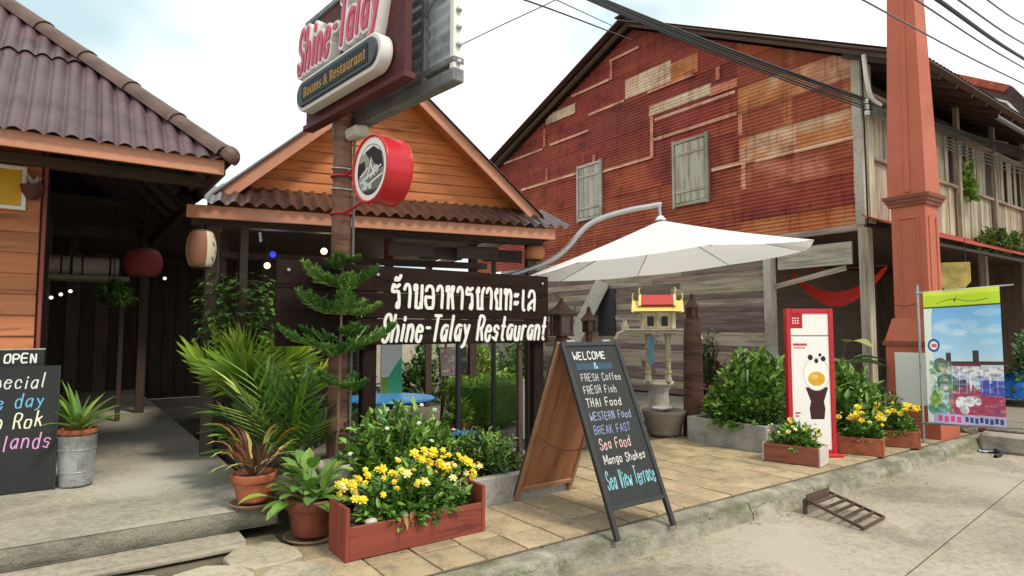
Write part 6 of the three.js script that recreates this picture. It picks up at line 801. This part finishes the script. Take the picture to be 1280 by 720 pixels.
  const wp = onZ(656, 520, -6.9), wpst = thing('white_stake', 'short white post standing at the hedge end', 'post', [wp.x, 0, -6.9]); part(wpst, 'post', cbox(0.09, 0.78, 0.05, 0.006, 1), M.white, [0, 0.39, 0]); part(wpst, 'cap', cbox(0.11, 0.03, 0.07, 0.006), M.white, [0, 0.795, 0]);
  // shrubs at the back of the yard and a pale garden wall that closes the view
  const gs = 'shrubs along the rear garden wall'; for (const [x, z, rx, ry, s, pal, lab] of [[6.2, -11.6, 0.9, 1.5, 111, PAL.mid, 'mid green shrub behind the box hedge before the pale rear wall'], [7.9, -12.2, 1.0, 1.4, 112, PAL.light, 'light yellow-green shrub before the pale rear wall of the yard'], [4.7, -12.4, 0.9, 1.7, 113, PAL.dark, 'tall dark green shrub at the back corner of the pavilion'], [9.6, -13, 1.0, 1.6, 114, PAL.mid, 'leafy shrub between the pale rear wall and the old house']]) shrub('garden_shrub', lab, 'shrub', [x, 0, z], { rx, ry, rz: 0.7, n: 1100, len: 0.16, wid: 0.08, pal, seed: s, group: gs });
  const gw = thing('garden_wall', 'pale plastered wall across the back of the yard', 'wall', [7.2, 0, -15.2]); part(gw, 'panel', boxUV(at(new THREE.BoxGeometry(8.4, 2.9, 0.14), 0, 1.45, 0)), M.plaster); part(gw, 'coping', cbox(8.5, 0.08, 0.22, 0.01), M.kerb, [0, 2.94, 0]);
}
{ // lanterns, lamps, vines
  const lantern = (label, x, y, z, R, h, m, top) => { const p = thing('paper_lantern', label, 'lantern', [x, y, z]); const pts = []; for (let k = 0; k <= 18; k++) { const t = k / 18, b = 0.62 + 0.38 * Math.sin(Math.PI * clamp(t * 1.0)) ** 0.55; pts.push([R * b * (1 + 0.02 * (k % 2)), h * t]); } part(p, 'shade', lathe(pts, 24), m); for (const yy of [0, h]) part(p, 'ring', new THREE.TorusGeometry(R * 0.63, 0.01, 6, 24).rotateX(Math.PI / 2), M.dark, [0, yy, 0]); part(p, 'cord', rod(V(0, h, 0), V(0, top - y, 0), 0.005, 0.005, 6), M.cable); part(p, 'cross_wire', rod(V(-R * 0.63, h, 0), V(R * 0.63, h, 0), 0.004, 0.004, 6), M.cable); return p; };
  const a = onZ(251, 334, -6.75), shade = canvasMat(256, 128, (x) => { const r = rng(7); x.fillStyle = '#8d5f4c'; x.fillRect(0, 0, 256, 128); x.fillStyle = '#d9cbb2'; x.fillRect(40, 0, 60, 128); x.fillRect(168, 0, 60, 128); x.strokeStyle = '#5e4a38'; x.lineWidth = 6; for (const o of [52, 180]) for (let k = 0; k < 4; k++) { x.beginPath(); x.moveTo(o + r() * 30, 16 + k * 26); x.lineTo(o + 8 + r() * 30, 30 + k * 26); x.stroke(); } });
  const ps = lantern('brown paper lantern with cream painted panel under the pavilion eave', a.x, a.y, -6.75, 0.135, 0.36, shade, 2.62); { const uv = ps.children[0].geometry.attributes.uv, pp = ps.children[0].geometry.attributes.position; for (let i = 0; i < uv.count; i++) uv.setXY(i, Math.atan2(pp.getX(i), pp.getZ(i)) / 6.283 + 0.62, pp.getY(i) / 0.36); }
  const b = onZ(178, 345, -8.2); lantern('dark red round lantern hanging in the dim passage', b.x, b.y, -8.2, 0.2, 0.3, mat([0.2, 0.03, 0.025]), 3.2);
  const pl = onZ(676, 322, -6.05); lantern('orange globe lantern at the right end of the pavilion eave', pl.x - 0.02, pl.y - 0.02, -6.15, 0.13, 0.17, mat([0.5, 0.2, 0.07]), 2.62);
  const bulb = (label, px, py, z, R, col, e, power) => { const c = onZ(px, py, z), p = thing('light_bulb', label, 'lamp', [c.x, c.y, z]); const m = part(p, 'globe', new THREE.SphereGeometry(R, 16, 12), new THREE.MeshStandardMaterial({ color: 0x222222, emissive: new THREE.Color(...col), emissiveIntensity: e, roughness: 0.4 })); m.castShadow = false; part(p, 'cord', rod(V(0, R * 0.8, 0), V(0, 2.84 - c.y, 0), 0.004, 0.004, 6), M.cable); const l = new THREE.PointLight(new THREE.Color(...col), power, 6); l.position.set(0, -R * 1.3, R * 1.3); l.castShadow = true; l.shadow.radius = 2; p.add(l); };
  bulb('small glowing warm white globe lamp beside the sign pole', 405, 314, -7.6, 0.042, [1, 0.8, 0.5], 1.1, 0.12); bulb('small glowing warm white globe lamp above the vine', 334, 332, -7.6, 0.038, [1, 0.82, 0.55], 1.1, 0.12); bulb('small glowing blue lamp inside the pavilion', 341, 318, -7.9, 0.038, [0.03, 0.03, 0.9], 1.0, 0.08);
  const tiny = [[64, 372], [76, 368], [88, 364], [206, 348]]; for (const [px, py] of tiny) { const c = onZ(px, py, -11.2), p = thing('fairy_light', 'tiny glowing white bulb strung across the dark passage', 'lamp', [c.x, c.y, -11.2], 0, 'tiny bulbs strung in the passage'); part(p, 'globe', new THREE.SphereGeometry(0.025, 10, 8), new THREE.MeshStandardMaterial({ color: 0x222222, emissive: new THREE.Color(1, 0.95, 0.85), emissiveIntensity: 1 })); part(p, 'cord', rod(V(0, 0.02, 0), V(0, 3.12 - c.y, 0), 0.003, 0.003, 5), M.cable); }
  // vine-clad post
  const vp = onZ(303, 360, -7.0), v = thing('vine_column', 'heart leaved vine climbing a post under the pavilion eave', 'vine', [vp.x, 0, -7.0]); part(v, 'support_post', bar(V(0, 0, 0), V(0, 2.6, 0), 0.08), M.dark); part(v, 'foliage', (() => { const r = rng(121), L = new Leaves(); for (let k = 0; k < 620; k++) { const a2 = r() * 6.283, y = 1.35 + r() * 0.75 - Math.abs(r() - r()) * 0.2, R = 0.14 + 0.24 * r(); L.blade(V(Math.cos(a2) * R * 1.2, y, Math.sin(a2) * R), V(Math.cos(a2), -0.35 + r() * 0.5, Math.sin(a2)), 0.085, 0.085, 0.7, vary(pick(PAL.mid, r), r, 0.5), [0.6, 1, 0.6, 0], 0.25); } for (let k = 0; k < 12; k++) { const a2 = r() * 6.28; L.twig(V(Math.cos(a2) * 0.05, 0.6 + r() * 0.5, Math.sin(a2) * 0.05), V(Math.cos(a2) * 0.25, 1.5 + r() * 0.6, Math.sin(a2) * 0.2), 0.007, [0.1, 0.08, 0.04]); } return L.geo(); })(), M.leaf);
  const hv = onZ(140, 400, -9.6), hp = thing('hanging_fern', 'dim trailing plant hanging at the passage post', 'plant', [hv.x, 1.3, -9.6]); part(hp, 'basket', lathe([[0.001, 0.5], [0.1, 0.52], [0.16, 0.68], [0.15, 0.68], [0.001, 0.6]], 14), M.dark); part(hp, 'cord', rod(V(0, 0.66, 0), V(0, 1.9, 0), 0.006), M.cable); part(hp, 'foliage', bush({ rx: 0.24, ry: 0.3, rz: 0.24, n: 500, len: 0.14, wid: 0.05, pal: PAL.mid, seed: 125, y0: 0.55, droop: 1.8 }), M.leaf);
  const sh = onZ(95, 345, -10.2), sf = thing('storage_shelf', 'high open shelf in the passage carrying rolled mats', 'shelf', [sh.x, 0.22, -10.2]); part(sf, 'board', cbox(1.2, 0.06, 0.5, 0.006), M.greyBoard, [0, sh.y - 0.25, 0]); for (const k of [-1, 1]) part(sf, 'post', cbox(0.06, sh.y - 0.28, 0.06, 0.004, 1), M.dark, [k * 0.55, (sh.y - 0.28) / 2, -0.18]);
  for (const [dx, L2] of [[-0.3, 0.45], [0.22, 0.52]]) { const p = thing('rolled_mat', 'pale rolled mat lying on the high passage shelf', 'mat', [sh.x + dx, sh.y + 0.005, -10.15], 0, 'rolled mats on the passage shelf'); part(p, 'roll', new THREE.CylinderGeometry(0.13, 0.13, L2, 18).rotateZ(Math.PI / 2), M.plaster, [0, 0.13, 0]); for (const s of [-0.3, 0.3]) part(p, 'strap', new THREE.TorusGeometry(0.131, 0.012, 6, 22).rotateY(Math.PI / 2), M.maroon, [s * L2, 0.13, 0]); }
  const g1 = onZ(325, 292, -6.9), ch = thing('wind_chime', 'little shell wind chime dangling from the eave', 'wind chime', [g1.x, g1.y, -6.9]); part(ch, 'cord', rod(V(0, 0, 0), V(0, 2.62 - g1.y, 0), 0.003, 0.003, 5), M.cable); for (let k = 0; k < 3; k++) part(ch, 'shell', new THREE.SphereGeometry(0.016, 10, 8).scale(1, 1.3, 0.7), M.white, [0.004 * k, -0.035 * k, 0]);
}
// ================================================================ OVERHEAD CABLES
{
  const ext = (A, B, k) => A.clone().add(B.clone().sub(A).multiplyScalar(k));
  const P = (px, py, d) => { const r = ray(px, py); return r.normalize().multiplyScalar(d).add(eye); };
  const cable = (label, pts, R, m, group) => { const o = thing('overhead_cable', label, 'cable', pts[0].toArray(), 0, group); part(o, 'wire', new THREE.TubeGeometry(new THREE.CatmullRomCurve3(pts.map((p) => p.clone().sub(pts[0]))), 60, R, 7), m); return o; };
  const C0 = onZ(1082, 124, -4.95), C1 = onZ(1290, 193, -4.98);
  for (let k = 0; k < 5; k++) { const o = k * 3.4, n = P(646 + k * 4, -44 + o * 0.9, 7.5), m = P(880 + k * 2, 50 + o * 1.1, 10); cable(k < 1 ? 'thick black cable topmost of the bundle running to the house corner' : 'black service cable bundled towards the house corner', [n, m, C0.clone().add(V(0, -k * 0.045, 0)), C1.clone().add(V(0, -k * 0.06, 0.02 * k))], k === 0 ? 0.022 : 0.011 + 0.004 * (k % 2), M.cable, k < 1 ? undefined : 'bundled cables at the house corner'); }
  for (let k = 0; k < 4; k++) cable('thin dark service wire sagging along the plank facade', [C0.clone().add(V(0.1, -0.1 - k * 0.05, 0.04)), C0.clone().lerp(C1, 0.4).add(V(0, -0.32 - k * 0.07, 0.05)), C0.clone().lerp(C1, 0.75).add(V(0, -0.36 - k * 0.09, 0.05)), C1.clone().add(V(0, -0.3 - k * 0.1, 0.05))], 0.012, M.cableGrey, 'wires along the plank facade');
  const w = [[1060, -10, 1290, 110, 0.011, M.cableGrey], [1130, -10, 1290, 91, 0.011, M.cableGrey], [1160, -9, 1290, 80, 0.024, M.cable], [1184, -10, 1290, 61, 0.012, M.cableGrey], [1215, -14, 1290, 36, 0.01, M.cableGrey]];
  w.forEach(([a, b, c, d, R, m], i) => { const A = P(a, b, 8.2), B = P(c, d, 15); cable(i === 2 ? 'thick black power line crossing the open sky' : 'thin grey power line crossing the open sky right of the pillar', [ext(A, B, -0.5), A, ext(A, B, 0.5).add(V(0, -0.03, 0)), B, ext(A, B, 1.8)], R, m, i === 2 ? undefined : 'thin power lines over the street'); });
  const kn = P(690, 2, 9);
  cable('thin wire slanting up from behind the restaurant sign', [P(572, 58, 8.2), P(630, 30, 8.6), kn, P(740, -24, 9.4)], 0.008, M.cableGrey); cable('dark wire slanting down to the house gable peak', [P(610, -16, 7), P(690, 12, 9), P(790, 50, 13.2)], 0.011, M.cable); cable('fine wire reaching the top of the house gable', [P(670, -12, 8), P(765, 32, 13.6)], 0.008, M.cableGrey);
  const ins = thing('insulator_bracket', 'curved pale bracket with insulators at the house corner', 'bracket', [C0.x, C0.y, C0.z]); part(ins, 'arm', tube([[-0.12, 0.75, 0.05], [-0.06, 0.3, 0.06], [0.1, 0.04, 0.05], [0.5, 0.0, 0.02]], 0.04, 16, 8), M.white); for (let k = 0; k < 3; k++) part(ins, 'insulator', lathe([[0.02, 0], [0.05, 0.02], [0.03, 0.04], [0.05, 0.06], [0.02, 0.09]], 12), M.white, [0.02 * k, -0.08 - k * 0.1, 0.0]);
}
renderer.render(scene, camera);
